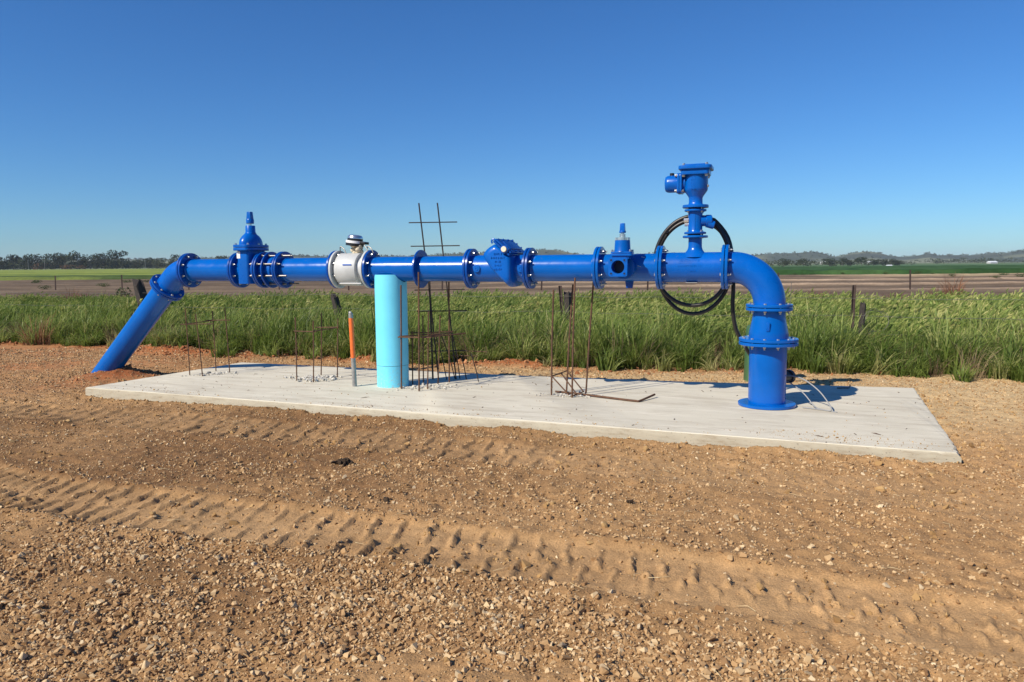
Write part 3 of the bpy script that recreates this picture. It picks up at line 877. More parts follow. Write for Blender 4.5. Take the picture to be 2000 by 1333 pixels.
# crumbled clods of the same earth
M['soilclod'] = randmat('dry_earth_clod', [(0, (.22, .125, .050)), (.5, (.37, .222, .09)), (1, (.47, .30, .13))], .95)
SCL = [stone_mesh(70 + s, M['soilclod'], .75, 14) for s in range(8)]
def soil_d(x, y):
    h, g = ground_info(x, y)
    d = .05 + .55 * ss(.48, .66, fbm(x, y, .45, 83)) + .5 * np.exp(-((g['ds'] - .10) / .10) ** 2) + .25 * g['eA'] * ss(.5, .7, vn(x, y, .2, 84))
    return np.where(g['inside'] | (g['u'] > 0), 0, np.clip(d, 0, 1))
xs_, ys_ = sample(26000, -8, 7, 2.2, 10.5, lambda x, y: soil_d(x, y) * fr(x, y))
r_ = np.clip(np.exp(rng.normal(math.log(.0095), .5, len(xs_))), .004, .034)
scatter('earth_clods', SCL, np.stack([xs_, ys_, ground_h(xs_, ys_) + r_ * .15], -1), rng.uniform(0, 6.28, (len(xs_), 3)), np.stack([r_ * 1.2, r_, r_ * .8], -1), rng.integers(0, 8, len(xs_)), 'small crumbled clods of dry earth on the dirt')
# soil kicked up onto the slab, thickest along its front edge
ex_, ey_ = rng.uniform(-5, 4.4, 60000), rng.uniform(5.2, 10.8, 60000)
fd = ((ex_ + 5.043) * 3.328 + (ey_ - 8.626) * 8.336) / 8.976
k = in_poly(ex_, ey_, SLAB) & (seg_dist(ex_, ey_, SLAB) > .03) & (rng.random(60000) < (.85 * np.exp(-fd / .10) * ss(.4, .6, fbm(ex_, ey_, .5, 201)) + .9 * np.exp(-(((ex_ - 2.55) / .55) ** 2 + ((fd - .22) / .13) ** 2)) + .03 * ss(.5, .7, fbm(ex_, ey_, .6, 203))))
ex_, ey_ = ex_[k], ey_[k]; r_ = np.clip(np.exp(rng.normal(math.log(.0034), .45, len(ex_))), .0015, .011)
scatter('spilled_soil', SCL, np.stack([ex_, ey_, .1 + r_ * .2], -1), rng.uniform(0, 6.28, (len(ex_), 3)), np.stack([r_ * 1.5, r_ * 1.3, r_ * .7], -1), rng.integers(0, 8, len(ex_)), 'grains of soil spilled on the slab near its front edge')
# the biggest stones, one by one
xb, yb = sample(900, -2.6, 2.8, 2.25, 4.4, lambda x, y: gravel_density(x, y)[0] * fr(x, y))
for k in range(min(190, len(xb))):
    s = float(np.clip(rng.normal(.020, .005), .013, .034)) * (.8 + .06 * yb[k])
    o = link('stone', STN[k % 12], ground)
    o.location = (xb[k], yb[k], float(ground_h(xb[k], yb[k])) + s * .25)
    o.rotation_euler = (rng.normal(0, .3), rng.normal(0, .3), rng.uniform(0, 6.28)); o.scale = (s, s, s)
# red clods on the clay bank
CLD = [stone_mesh(40 + s, M['clod'], .8, 14) for s in range(8)]
def clod_d(x, y):
    h, g = ground_info(x, y)
    return np.where(g['inside'], 0, np.clip(g['bank'] * 1.6 + .4 * g['mound'] + .25 * np.exp(-((g['u'] + .25) / .35) ** 2) * (1 - ss(2.6, 3.6, x)), 0, 1))
xs_, ys_ = sample(26000, -11, 6, 8.8, 16, clod_d)
r_ = np.clip(np.exp(rng.normal(math.log(.019), .5, len(xs_))), .007, .060)
scatter('clay_clods', CLD, np.stack([xs_, ys_, ground_h(xs_, ys_) + r_ * .2], -1), rng.uniform(0, 6.28, (len(xs_), 3)), np.stack([r_] * 3, -1), rng.integers(0, 8, len(xs_)), 'crumbled red clay along the edge of the grass')
# straw
sv = MB()
for k in range(230):
    x, y = float(rng.uniform(-4, 5)), float(rng.uniform(2.4, 9))
    if in_poly(np.array(x), np.array(y), SLAB): continue
    a = rng.uniform(0, 6.28); l = rng.uniform(.03, .11); z = float(ground_h(x, y)) + .008
    sv.tube([(x, y, z), (x + math.cos(a) * l * .5, y + math.sin(a) * l * .5, z + .008), (x + math.cos(a + .4) * l, y + math.sin(a + .4) * l, z + .002)], [.0016, .0014, .001], 4)
tag(sv.obj('straw_litter', M['straw']), 'bits of pale straw lying on the dirt', kind='stuff')

# ------------------------------------------------------------------ grasses
def blades(rng, n, h0, h1, base, w, wind, droop, heads=0, headsize=(.05, .008), seg=5):
    V = []; Q = []; T = []
    o = 0
    for k in range(n):
        a = rng.uniform(0, 6.28); rr = base * math.sqrt(rng.random())
        p = np.array([rr * math.cos(a), rr * math.sin(a), -.03])
        h = rng.uniform(h0, h1); ln = rng.uniform(.2, 1) * droop
        b = a + rng.normal(0, .8)
        dirv = np.array([math.cos(b) * ln + wind * rng.uniform(.5, 1.3), math.sin(b) * ln, 0])
        side = np.array([-dirv[1], dirv[0], 0]); L = np.linalg.norm(side)
        side = side / L if L > 1e-3 else np.array([1, 0, 0])
        q = rng.normal(0, .6); side = side * math.cos(q) + np.array([side[1], -side[0], 0]) * math.sin(q)
        ww = w * rng.uniform(.6, 1.2); t0 = rng.uniform(.7, 1.25)
        hd = k < heads
        for i in range(seg + 1):
            t = i / seg
            z = h * (t - .42 * ln * t ** 3)
            c = p + np.array([0, 0, z]) + dirv * h * (t ** 2.2) * .75
            wd = ww * (1 - .85 * t ** 1.5) * (.4 if hd else 1)
            V += [c - side * wd, c + side * wd]
            T += [t0 * (.78 + .34 * t)] * 2  # blade colour darkens towards the base, painting in self-shadow
            if i < seg: Q.append((o + 2 * i, o + 2 * i + 1, o + 2 * i + 3, o + 2 * i + 2))
        o += 2 * (seg + 1)
        if hd:
            d = dirv * 1.1 + np.array([0, 0, .45]); d /= np.linalg.norm(d)
            s = np.cross(d, rng.normal(size=3)); s /= np.linalg.norm(s)
            s2 = np.cross(d, s)
            hl, hw = headsize[0] * rng.uniform(.7, 1.3), headsize[1] * rng.uniform(.8, 1.2)
            for sd in (s, s2):
                V += [c - d * .01, c + d * hl * .4 - sd * hw, c + d * hl + np.array([0, 0, -.012]), c + d * hl * .4 + sd * hw]
                hv = rng.uniform(.75, 1.25); T += [1.6 * hv, 1.8 * hv, 2.1 * hv, 1.8 * hv]
                Q.append((o, o + 1, o + 2, o + 3)); o += 4
    return np.array(V), np.array(Q), np.array(T)
def tuft(name, seed, mt, *a, warm=(1, 1, 1), **k):
    V, Q, T = blades(np.random.default_rng(seed), *a, **k)
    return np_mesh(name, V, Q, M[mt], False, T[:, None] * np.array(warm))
G_TALL = [tuft('tuft', 100 + s, 'grass', 44, .32, .84, .15, .0105, .26, .95) for s in range(7)]
G_LOW = [tuft('low_tuft', 130 + s, 'grass', 40, .18, .50, .09, .0085, .14, 1.25) for s in range(5)]
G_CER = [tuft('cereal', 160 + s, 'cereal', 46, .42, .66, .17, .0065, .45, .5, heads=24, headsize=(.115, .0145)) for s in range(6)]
G_DRY = [tuft('dry_tuft', 190 + s, 'dry', 40, .18, .6, .12, .0045, .1, .9) for s in range(4)]
rng = np.random.default_rng(33)
def place(n, x0, x1, d0, d1, dens, meshes, s0, s1, name, label, tilt=.12):
    x = rng.uniform(x0, x1, n); u = rng.uniform(d0, d1, n); y = grass_front(x) + u
    k = rng.random(n) < dens(x, y, u)
    x, y, u = x[k], y[k], u[k]
    s = rng.uniform(s0, s1, len(x)); 
    sz = s * (.45 + 1.05 * fbm(x, y, .7, 91))
    z = np.where(u < 1.0, ground_h(x, y), .0)
    scatter(name, meshes, np.stack([x, y, z], -1), np.stack([rng.normal(0, tilt, len(x)), rng.normal(0, tilt, len(x)), rng.uniform(-.7, .7, len(x))], -1),
            np.stack([s, s, sz], -1), rng.integers(0, len(meshes), len(x)), label)
place(3000, -19, 12, .12, 2.3, lambda x, y, u: np.clip(.08 + 1.0 * ss(.34, .52, fbm(x, y, .55, 95)), 0, 1) * ss(0, .5, u + .3 * fbm(x, y, .5, 96)) * (1 - .3 * ss(1.6, 2.3, u)), G_TALL, .62, 1.2, 'long_grass', 'long dark green grass along the near fence')
place(2600, -19, 12, -.30, .6, lambda x, y, u: ss(.35, .6, fbm(x, y, .6, 97)) * (.25 + .75 * ss(-.22, .2, u)), G_LOW, .6, 1.2, 'short_grass', 'short arching grass at the foot of the long grass', .2)
def drym(x, y, u): return (.10 + .9 * ss(.52, .66, fbm(x, y, .9, 99)) + .6 * ss(-7.5, -9.5, x) + .5 * np.exp(-((x + 7.9) / .7) ** 2)) * ss(-.1, .15, u)
place(1100, -19, 12, -.1, 1.1, drym, G_DRY, .6, 1.15, 'dry_weeds', 'dry brown weeds among the long grass', .25)
x = rng.uniform(-24, 18, 15000); y = rng.uniform(6, 31, 15000)
gf = grass_front(x); k = (y > gf + 1.5) & (y < far_edge(x) + .8 * (fbm(x, y, 1.5, 93) - .5)) & (np.abs(x) < y * .78 + 2.5)
k &= rng.random(15000) < np.where(y - gf < 7, 1, .72)
x, y = x[k], y[k]
s = rng.uniform(.85, 1.15, len(x)); sz = s * (.6 + .75 * fbm(x, y, 1.3, 94)) * (1 - .25 * ss(-8, -14, x))
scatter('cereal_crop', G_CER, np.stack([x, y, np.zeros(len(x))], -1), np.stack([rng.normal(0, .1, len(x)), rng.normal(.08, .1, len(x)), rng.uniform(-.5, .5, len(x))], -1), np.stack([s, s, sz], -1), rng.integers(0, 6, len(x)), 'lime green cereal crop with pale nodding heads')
# weedy fringe where the crop meets the bare field
x = rng.uniform(-26, 20, 1500); y = far_edge(x) + rng.uniform(-.2, 3.5, 1500) * rng.random(1500)
k = rng.random(1500) < ss(.42, .62, fbm(x, y, 2.2, 98)); x, y = x[k], y[k]
s = rng.uniform(.6, 1.1, len(x))
scatter('field_edge_weeds', G_DRY + G_LOW[:2], np.stack([x, y, np.zeros(len(x))], -1), rng.normal(0, .15, (len(x), 3)), np.stack([s * 1.2, s * 1.2, s], -1), rng.integers(0, 6, len(x)), 'brown and green weeds between the crop and the bare field')
# brown bushes beyond the crop
def twig_bush(seed, tall):
    V, Q, T = blades(np.random.default_rng(seed), 110, .3 * tall, tall, .25, .007, .05, 1.2)
    return np_mesh('twigs', V, Q, M['dry'], False, T[:, None] * np.array([.9, .6, .55]))
TW = [twig_bush(1, 1.0), twig_bush(2, 1.0), twig_bush(3, 1.0)]
for i, (px, d, s, lab) in enumerate([(1602, 24.5, 1.05, 'brown twiggy weed just right of the riser above the crop'), (1862, 30, 1.5, 'largest brown bush on the right behind the crop'), (1830, 27, 1.0, 'brown bush left of the largest one'), (1755, 25.5, .8, 'low brown bush under the far picket'),
                                     (140, 30, 1.1, 'reddish brown weed behind the crop on the left'), (160, 31, .9, 'thin brown weed beside the reddish one'), (1735, 26, .7, 'small brown bush left of the far picket')]):
    o = empty('dry_bush', (azx(px, d), d, .02), i); o.scale = (s, s, s * .95); link('twigs', TW[i % 3], o)
    tag(o, lab, 'bush', 'dry bushes behind the crop')
o = empty('green_bush', (azx(246, 31), 31, .05)); o.scale = (.55, .5, 1.25); link('foliage', BU[1], o); tag(o, 'dark green bush below the far picket near the angled pipe', 'bush')
o = empty('dry_bush', (-9.35, 14.5, .0)); o.scale = (1.0, .8, .85); link('twigs', TW[1], o); tag(o, 'tall grey brown weed in the near grass at the left frame edge', 'bush')

# ------------------------------------------------------------------ fences
def fy(x): return 11.3 - .358 * (x - 5.2)
def star_picket(mb, p, top, lean=(0, 0)):
    a = Vector((p[0], p[1], -.1)); b = Vector((p[0] + lean[0], p[1] + lean[1], top))
    for ang in (PI / 2, PI / 2 + 2.09, PI / 2 + 4.19):
        d = Vector((math.cos(ang), math.sin(ang), 0)) * .034; w = Vector((-d.y, d.x, 0)).normalized() * .004
        vs = [a - w, a + w, a + d + w, a + d - w, b - w, b + w, b + d + w, b + d - w]
        mb.add(vs, [(0, 1, 2, 3), (4, 7, 6, 5), (0, 4, 5, 1), (1, 5, 6, 2), (2, 6, 7, 3), (3, 7, 4, 0)])
fence = tag(empty('wire_fence', (0, fy(0), 0)), 'old wire fence with rusty pickets and leaning timber posts in the near grass', 'fence')
def fo(mb, name, mt): 
    mb.v = [(v[0], v[1] - fy(0), v[2]) for v in mb.v]
    return mb.obj(name, M[mt], fence)
for x, t, ln in ((5.20, 1.15, (.02, 0)), (.94, 1.13, (-.10, .03)), (-13.5, 1.1, (0, 0)), (10.6, 1.12, (0, 0))):
    b = MB(); star_picket(b, (x, fy(x)), t, ln); fo(b, 'picket', 'picket')['label'] = 'rusty steel picket'
def timber(x, t, ln, r, top=.06):
    b = MB(); y = fy(x) + .06
    n = 9; vs = []; fs = []
    for i in range(7):
        f = i / 6
        for k in range(n):
            a = 2 * PI * k / n; rr = r * (1 + .14 * math.sin(k * 2.7 + i * .4)) * (1.05 - .1 * f)
            z = -.15 + (t + .15) * f + (top * math.sin(k * 1.9 + x) if i == 6 else 0)
            vs.append((x + ln[0] * f + rr * math.cos(a), y + ln[1] * f + rr * math.sin(a), z))
    for i in range(6):
        for k in range(n): fs.append((i * n + k, i * n + (k + 1) % n, (i + 1) * n + (k + 1) % n, (i + 1) * n + k))
    fs.append(tuple(6 * n + k for k in range(n)))
    b.add(vs, fs)
    fo(b, 'post', 'wood')
timber(5.33, .85, (.05, 0), .045); timber(.985, 1.0, (-.01, 0), .07, .04)
timber(-3.22, .93, (-.24, .05), .075, .07); timber(-7.75, 1.17, (-.33, .05), .12, .10); timber(-16, 1.1, (.1, 0), .09)
for z, sag in ((.95, .01), (.69, .03), (.42, .02)):
    xs = [-22, -16, -13.5, -8, -3.2, .95, 5.2, 10.6, 16]
    P = []
    for a, c in zip(xs[:-1], xs[1:]):
        for k in range(6):
            t = k / 6; x = a + (c - a) * t
            P.append((x, fy(x) - .045, z - 4 * sag * t * (1 - t) + .012 * math.sin(x * 3)))
    b = MB(); b.tube(P, .0032, 5); fo(b, 'wire', 'wire')
b = MB(); b.tube([(4.35, fy(4.35) - .05, .2), (4.36, fy(4.36) - .05, 1.2)], .004, 5); fo(b, 'dropper', 'wire')
# coil of loose wire on the right hand picket
b = MB(); P = [(5.28 + .22 * math.cos(t * .9) * (1 - t * .02) + .2, fy(5.4) - .1 + .05 * math.sin(t * 1.7), .62 + .16 * math.sin(t * .9) + .02 * math.sin(t * 3)) for t in np.linspace(0, 13, 70)]
b.tube(P, .0035, 5); fo(b, 'loose_wire', 'wire')
f2 = tag(empty('field_fence', (0, 44, 0)), 'far wire fence of thin dark pickets along the bare field', 'fence')
def y2(x): return 42.5 - .24 * x if x < 0 else 42.5 - .2 * x
for k, px in enumerate((-20, 2, 112, 242, 372, 548, 683, 865, 1058, 1265, 1520, 1777, 2060)):
    kx = (px - 1000) / 1444.
    yy = 42.5 / (1 + (.24 if kx < 0 else .2) * kx); xx = kx * yy
    b = MB(); star_picket(b, (xx, yy - 44), 1.02 + .05 * math.sin(k * 3), (.03 * math.sin(k), 0))
    b.v = [((v[0] - xx) * 1.5 + xx, v[1], v[2]) for v in b.v]
    b.obj('picket', M['picket'], f2)
for z in (.85, .5):
    b = MB(); b.tube([(x, y2(x) - 44, z) for x in np.linspace(-40, 34, 30)], .004, 4); b.obj('wire', M['wire'], f2)

# ------------------------------------------------------------------ concrete slab
def slab():
    rng = np.random.default_rng(5)
    per = []
    n = len(SLAB)
    for i in range(n):
        a = np.array(SLAB[i]); b = np.array(SLAB[(i + 1) % n]); L = np.linalg.norm(b - a); k = max(2, int(L / .05))
        for j in range(k): per.append(a + (b - a) * j / k)
    per = np.array(per); m_ = len(per)
    cen = per.mean(0)
    inw = cen - per; inw /= np.linalg.norm(inw, axis=1)[:, None]
    fr_ = np.array(SLAB[1]); d = np.hypot(*(per - fr_).T)
    chip = np.exp(-(d / .16) ** 2)
    jit = rng.normal(0, .0022, m_) + .003 * np.sin(np.arange(m_) * .21)
    lay = []
    for z, ins, cj in ((-.12, 0, .6), (.03, 0.001, 1), (.082, .002, 1.4), (.094, .008, 1.4), (.1, .022, 1)):
        P = per + inw * (ins + np.abs(jit) * cj + chip * rng.uniform(0, .035, m_) * (1 if z > -.1 else .2))[:, None]
        lay.append(np.column_stack([P, np.full(m_, z) - (chip * rng.uniform(0, .03, m_) if .02 < z < .099 else 0)]))
    V = [tuple(p) for l in lay for p in l]; F = []
    for l in range(4):
        for k in range(m_): F.append((l * m_ + k, l * m_ + (k + 1) % m_, (l + 1) * m_ + (k + 1) % m_, (l + 1) * m_ + k))
    F.append(tuple(4 * m_ + k for k in range(m_)))
    b = MB(); b.v = V; b.f = F
    o = b.obj('concrete_slab', M['concrete'], smooth=25)
    tag(o, 'pale new concrete slab under the blue pipeline', kind='structure')
slab()
rng = np.random.default_rng(77)
sv = MB()
for k in range(420):
    x, y = float(rng.uniform(-4.9, 4.3)), float(rng.uniform(5.4, 10.5))
    if not in_poly(np.array(x), np.array(y), SLAB) or vn(x, y, .7, 3) < rng.random() * .9: continue
    a = rng.uniform(0, 3.14); l = float(np.clip(rng.exponential(.012), .004, .05)); w = rng.uniform(.002, .006)
    c, s_ = math.cos(a), math.sin(a)
    sv.add([(x - c * l - s_ * w, y - s_ * l + c * w, .1012), (x - c * l + s_ * w, y - s_ * l - c * w, .1012), (x + c * l, y + s_ * l, .1012 + w), (x, y, .104 + w * 1.4)], [(0, 1, 2), (0, 3, 1), (1, 3, 2), (2, 3, 0)])
tag(sv.obj('slab_litter', simple('dead_leaf_bits', (.10, .06, .035), .9, var=.5, vs=4)), 'dark crumbs and leaf bits on the slab', kind='stuff')

# ------------------------------------------------------------------ the pipeline
PIPE = empty('water_pipeline', BASE, TH)
tag(PIPE, 'bright blue above-ground water pipeline of flanged pipes, valves, meter and riser', 'pipeline')
ZC = 1.36
R1, RT, RF = .1415, .149, .2205

def part(mb, name, mt, parent=PIPE, **k): return mb.obj(name, M[mt], parent, **k)
def bolt_mesh(name, hl, r, mt_head, stud=.02):
    b = MB()
    b.lathe((0, 0, -hl), (0, 0, 1), [(-.011, r * .9), (-.009, r), (0, r)], 6)
    b.lathe((0, 0, -hl), (0, 0, 1), [(0, r * 1.25), (.003, r * 1.25)], 12)
    b.lathe((0, 0, -hl), (0, 0, 1), [(0, r * .55), (2 * hl + .014 + stud, r * .55)], 8)
    b.lathe((0, 0, hl), (0, 0, 1), [(-.003, r * 1.25), (0, r * 1.25)], 12)
    b.lathe((0, 0, hl), (0, 0, 1), [(0, r), (.012, r), (.014, r * .9)], 6)
    return b.mesh(name, M[mt_head])
BOLT = bolt_mesh('bolt', .031, .0155, 'zinc', .018)
BOLTS = bolt_mesh('bolt_small', .022, .0115, 'zinc', .010)
BOLTL = bolt_mesh('tie_rod', .031, .0145, 'steel', .10)
HEAD = MB().lathe((0, 0, 0), (0, 0, 1), [(0, .017), (.003, .017), (.0031, .013), (.013, .013), (.016, .011)], 6).mesh('bolt_head', M['zinc'])
HEADB = MB().lathe((0, 0, 0), (0, 0, 1), [(0, .017), (.003, .017), (.0031, .013), (.013, .013), (.016, .011)], 6).mesh('bolt_head_blue', M['navy'])
def bolts(parent, c, ax, rad, n, me=BOLT, ph=.5, flip=False, name='bolt', only=None):
    a, u, w = basis(ax)
    q = (-a if flip else a).to_track_quat('Z', 'Y')
    for k in range(n):
        if only is not None and k not in only: continue
        t = 2 * PI * (k + ph) / n
        o = link(name, me, parent)
        o.location = Vector(c) + (u * math.cos(t) + w * math.sin(t)) * rad
        o.rotation_mode = 'QUATERNION'
        o.rotation_quaternion = q
def flange(parent, c, ax, r=RF, t=.028, ri=.13, mt='navy', hub=True, hubr=.165, hubl=.02, side=1, name='flange'):
    """disc of thickness t from c along ax (side = -1 puts the hub at the near side)"""
    e = .004
    prof = [(0, ri), (0, r - e), (e, r), (t - e, r), (t, r - e), (t, ri)]
    b = MB(); b.ring(c, ax, prof, 64)
    return part(b, name, mt, parent)
def pipe(name, x0, x1, r=R1, mt='blue', weld=True):
    b = MB()
    p = [(0, r)]
    if weld: p += [(.030, r), (.036, r + .006), (.044, r + .006), (.052, r)]
    p += [((x1 - x0) * .5, r)]
    if weld: p += [((x1 - x0) - .052, r), ((x1 - x0) - .044, r + .006), ((x1 - x0) - .036, r + .006), ((x1 - x0) - .03, r)]
    p += [(x1 - x0, r)]
    b.lathe((x0, 0, ZC), (1, 0, 0), p, 64)
    return part(b, name, mt)
def joint(xc, pl, pr, n=8, mtl='navy', mtr='navy', r=RF, me=BOLT, gap=.003):
    fl = flange(pl, (xc - gap, 0, ZC), (-1, 0, 0), r, mt=mtl)
    fr2 = flange(pr, (xc + gap, 0, ZC), (1, 0, 0), r, mt=mtr)
    g = MB(); g.ring((xc - gap, 0, ZC), (1, 0, 0), [(0, .12), (0, r - .035), (2 * gap, r - .035), (2 * gap, .12)], 48); part(g, 'gasket', 'rubber', pl)
    bolts(pl, (xc, 0, ZC), (1, 0, 0), r * .83, n, me)
    return fl, fr2

# riser
riser = part(MB().lathe((0, 0, 0), (0, 0, 1), [(.004, .1765), (.60, .1765)], 72), 'riser_pipe', 'blue')
flange(riser, (0, 0, .002), (0, 0, 1), .272, .030, .16, 'blue', name='base_flange')
flange(riser, (0, 0, .602), (0, 0, 1), .277, .030, .16, 'blue')
st = part(MB().lathe((.10, .10, .26), (.55, .83, 0), [(0, .055), (.16, .055), (.165, .068), (.20, .068), (.205, .06)], 32), 'outlet_stub', 'blackplastic_shade', riser)  # black material paints in the shade this stub stands in
taper = part(MB().lathe((0, 0, 0), (0, 0, 1), [(.638, .186), (.70, .186), (.735, .182), (.84, .160), (.875, .1545), (.94, .1545)], 72), 'taper_piece', 'blue')
flange(taper, (0, 0, .638), (0, 0, 1), .277, .030, .16, 'blue')
flange(taper, (0, 0, .938), (0, 0, 1), .219, .028, .14, 'blue')
bolts(taper, (0, 0, .635), (0, 0, -1), .236, 12, BOLT, .25)
g = MB(); g.ring((0, 0, .632), (0, 0, 1), [(0, .15), (0, .235), (.006, .235), (.006, .15)], 48); part(g, 'gasket', 'rubber', taper)
cp = MB(); cp.box((-.005, -.181, .79), (.032, .016, .085)); part(cp, 'cast_rib', 'cast', taper, bevel=.005)
elb = MB()
path = [(-.414, 0, ZC), (-.36, 0, ZC)] + [Vector((-.36, 0, ZC - .36)) + Vector((math.sin(a) * .36, 0, math.cos(a) * .36)) for a in np.linspace(.06, PI / 2, 22)] + [(0, 0, .97)]
elb.tube(path, .150, 56)
elbow = part(elb, 'elbow_bend', 'cast')
flange(elbow, (0, 0, .972), (0, 0, 1), .219, .028, .14, 'blue')
bolts(elbow, (0, 0, .969), (0, 0, -1), .182, 8, BOLT, .25)
g = MB(); g.ring((0, 0, .966), (0, 0, 1), [(0, .13), (0, .182), (.006, .182), (.006, .13)], 48); part(g, 'gasket', 'rubber', elbow)

# tee with air valve branch
tee = MB().lathe((-1.046, 0, ZC), (1, 0, 0), [(0, RT), (.624, RT)], 64)
tee.lathe((-.715, 0, ZC), (0, 0, 1), [(.10, .135), (.135, .110), (.155, .088), (.175, .074), (.20, .067), (.27, .066), (.292, .066)], 40)
tee = part(tee, 'tee_piece', 'cast')
joint(-.418, tee, elbow, mtl='blue', mtr='blue')
flange(tee, (-.715, 0, 1.652), (0, 0, 1), .1225, .022, .055, 'blue')
def lettering(parent, rows, c, e1, e2, nrm, hgt, mt='cast', seed=1, curve=None):
    """raised foundry marks, too small in the photograph to read: short strokes in rows"""
    rng = random.Random(seed); b = MB()
    for r, n in enumerate(rows):
        for k in range(n):
            x = (k - n / 2) * hgt * .78; z = -r * hgt * 1.55
            for q in range(rng.choice((2, 2, 3))):
                vert = rng.random() < .6
                dx = rng.uniform(-.22, .22) * hgt; dz = rng.uniform(-.25, .25) * hgt
                d = (.16 * hgt, .010, .8 * hgt) if vert else (.5 * hgt, .010, .16 * hgt)
                b.box((x + dx, 0, z + (dz if not vert else 0)), d)
    out = []
    for v in b.v:
        px, py, pz = v
        p = Vector(c) + Vector(e1) * px + Vector(e2) * pz
        if curve: p = curve(p, py)
        else: p = p + Vector(nrm) * py * -1
        out.append(p)
    b.v = [tuple(p) for p in out]
    return part(b, 'cast_lettering', mt, parent, smooth=0)
def on_pipe(rad, zc=ZC, xc=None):
    def f(p, off):
        a = (p.z - zc) / rad
        rr = rad + .001 - off * .25
        return Vector((p.x, -math.cos(a) * rr, zc + math.sin(a) * rr))
    return f
lettering(tee, [7], (-.735, 0, ZC + .075), (1, 0, 0), (0, 0, 1), (0, -1, 0), .034, seed=3, curve=on_pipe(RT))
lettering(tee, [13], (-.735, 0, ZC + .015), (1, 0, 0), (0, 0, 1), (0, -1, 0), .024, seed=4, curve=on_pipe(RT))
lettering(tee, [3], (-.71, 0, ZC - .035), (1, 0, 0), (0, 0, 1), (0, -1, 0), .026, seed=5, curve=on_pipe(RT))
lg = MB()
for v in range(5):
    lg.box((-.845 + v * .022, 0, ZC + .07 + .012 * v * .5), (.008, .01, .022 + .010 * v))
lg.box((-.80, 0, ZC + .048), (.13, .01, .008))
f_ = on_pipe(RT); lg.v = [tuple(f_(Vector(v), v[1])) for v in lg.v]
part(lg, 'cast_emblem', 'cast', tee, smooth=0)
sk_ = MB().box((-.735, -.05, ZC - RT - .001), (.11, .10, .003)); part(sk_, 'sticker', 'sticker', tee)

AX = -.717
iso = MB()
iso.lathe((AX, 0, 0), (0, 0, 1), [(1.690, .055), (1.690, .105), (1.694, .107), (1.704, .107), (1.708, .104), (1.716, .075), (1.73, .069), (1.88, .069), (1.905, .073), (1.913, .104), (1.917, .107), (1.928, .107), (1.932, .104), (1.932, .055)], 48)
iso = part(iso, 'isolating_valve', 'cast')
nb = MB().box((AX + .003, -.069, 1.81), (.006, .006, .17)); part(nb, 'parting_line', 'cast', iso)
act = MB().lathe((AX + .05, .0, 1.815), (1, .25, 0), [(0, .050), (.05, .050), (.052, .062), (.10, .062), (.108, .055)], 28)
act.lathe((AX + .12, .0, 1.79), (1, .2, -.3), [(0, .040), (.06, .040), (.066, .034)], 20)
part(act, 'gearbox', 'cast', iso)
nutm = MB().lathe((AX - .062, -.02, 1.825), (-1, 0, 0), [(0, .024), (.045, .024), (.048, .020)], 6).lathe((AX - .062, -.01, 1.785), (-1, 0, 0), [(0, .018), (.04, .018)], 12)
part(nutm, 'plug', 'silver', iso)
bolts(iso, (AX, 0, 1.681), (0, 0, 1), .092, 4, BOLTS, .5); bolts(iso, (AX, 0, 1.9395), (0, 0, -1), .092, 4, BOLTS, .5)
g = MB().lathe((AX, 0, 0), (0, 0, 1), [(1.672, .078), (1.691, .078)], 32); part(g, 'gasket', 'rubber', iso)
g = MB().lathe((AX, 0, 0), (0, 0, 1), [(1.931, .078), (1.948, .078)], 32); part(g, 'gasket', 'rubber', iso)
av = MB()
av.lathe((AX, 0, 0), (0, 0, 1), [(1.946, .05), (1.946, .123), (1.950, .127), (1.970, .127), (1.975, .122), (1.980, .074), (1.99, .067), (2.045, .067), (2.06, .074), (2.105, .106), (2.118, .113), (2.135, .1165), (2.27, .1165)], 56)
av = part(av, 'air_valve', 'cast')
lettering(av, [4, 3, 3, 3, 4], (AX - .01, 0, 2.242), (1, 0, 0), (0, 0, 1), (0, -1, 0), .019, seed=8, curve=lambda p, off: Vector((AX + math.sin((p.x - AX) / .1165) * (.1175 - off * .25), -math.cos((p.x - AX) / .1165) * (.1175 - off * .25), p.z)))
lettering(av, [2, 3], (AX - .01, 0, 2.03), (1, 0, 0), (0, 0, 1), (0, -1, 0), .016, seed=9, curve=lambda p, off: Vector((AX + math.sin((p.x - AX) / .067) * (.068 - off * .25), -math.cos((p.x - AX) / .067) * (.068 - off * .25), p.z)))
def rsq(h, r, n=6):
    P = []
    for cx_, cy_, a0 in ((h - r, h - r, 0), (-h + r, h - r, PI / 2), (-h + r, -h + r, PI), (h - r, -h + r, 1.5 * PI)):
        for k in range(n + 1): P.append((cx_ + r * math.cos(a0 + PI / 2 * k / n), cy_ + r * math.sin(a0 + PI / 2 * k / n)))
    return P
hd = MB(); hd.prism(rsq(.135, .03), (AX, 0, 0), (1, 0, 0), (0, 1, 0), (0, 0, 1), 2.262, 2.318); part(hd, 'valve_head', 'cast', av, bevel=.008)
cv = MB(); cv.prism(rsq(.160, .05), (AX, 0, 0), (1, 0, 0), (0, 1, 0), (0, 0, 1), 2.312, 2.350); cv.prism(rsq(.125, .05), (AX, 0, 0), (1, 0, 0), (0, 1, 0), (0, 0, 1), 2.35, 2.362)
cv = part(cv, 'cover', 'cast', av, bevel=.012, seg=3)
for dx in (-.108, .108):
    for dy in (-.108, .108):
        for z0, up in ((2.352, 1), (2.262, -1)):
            o = link('bolt', HEAD, cv); o.location = (AX + dx, dy, z0); o.scale = (1.15, 1.15, 1.3)
            if up < 0: o.rotation_euler = (PI, 0, 0)
o = link('bolt', HEAD, av); o.location = (AX + .112, -.03, 2.155); o.rotation_euler = (0, PI / 2, 0)
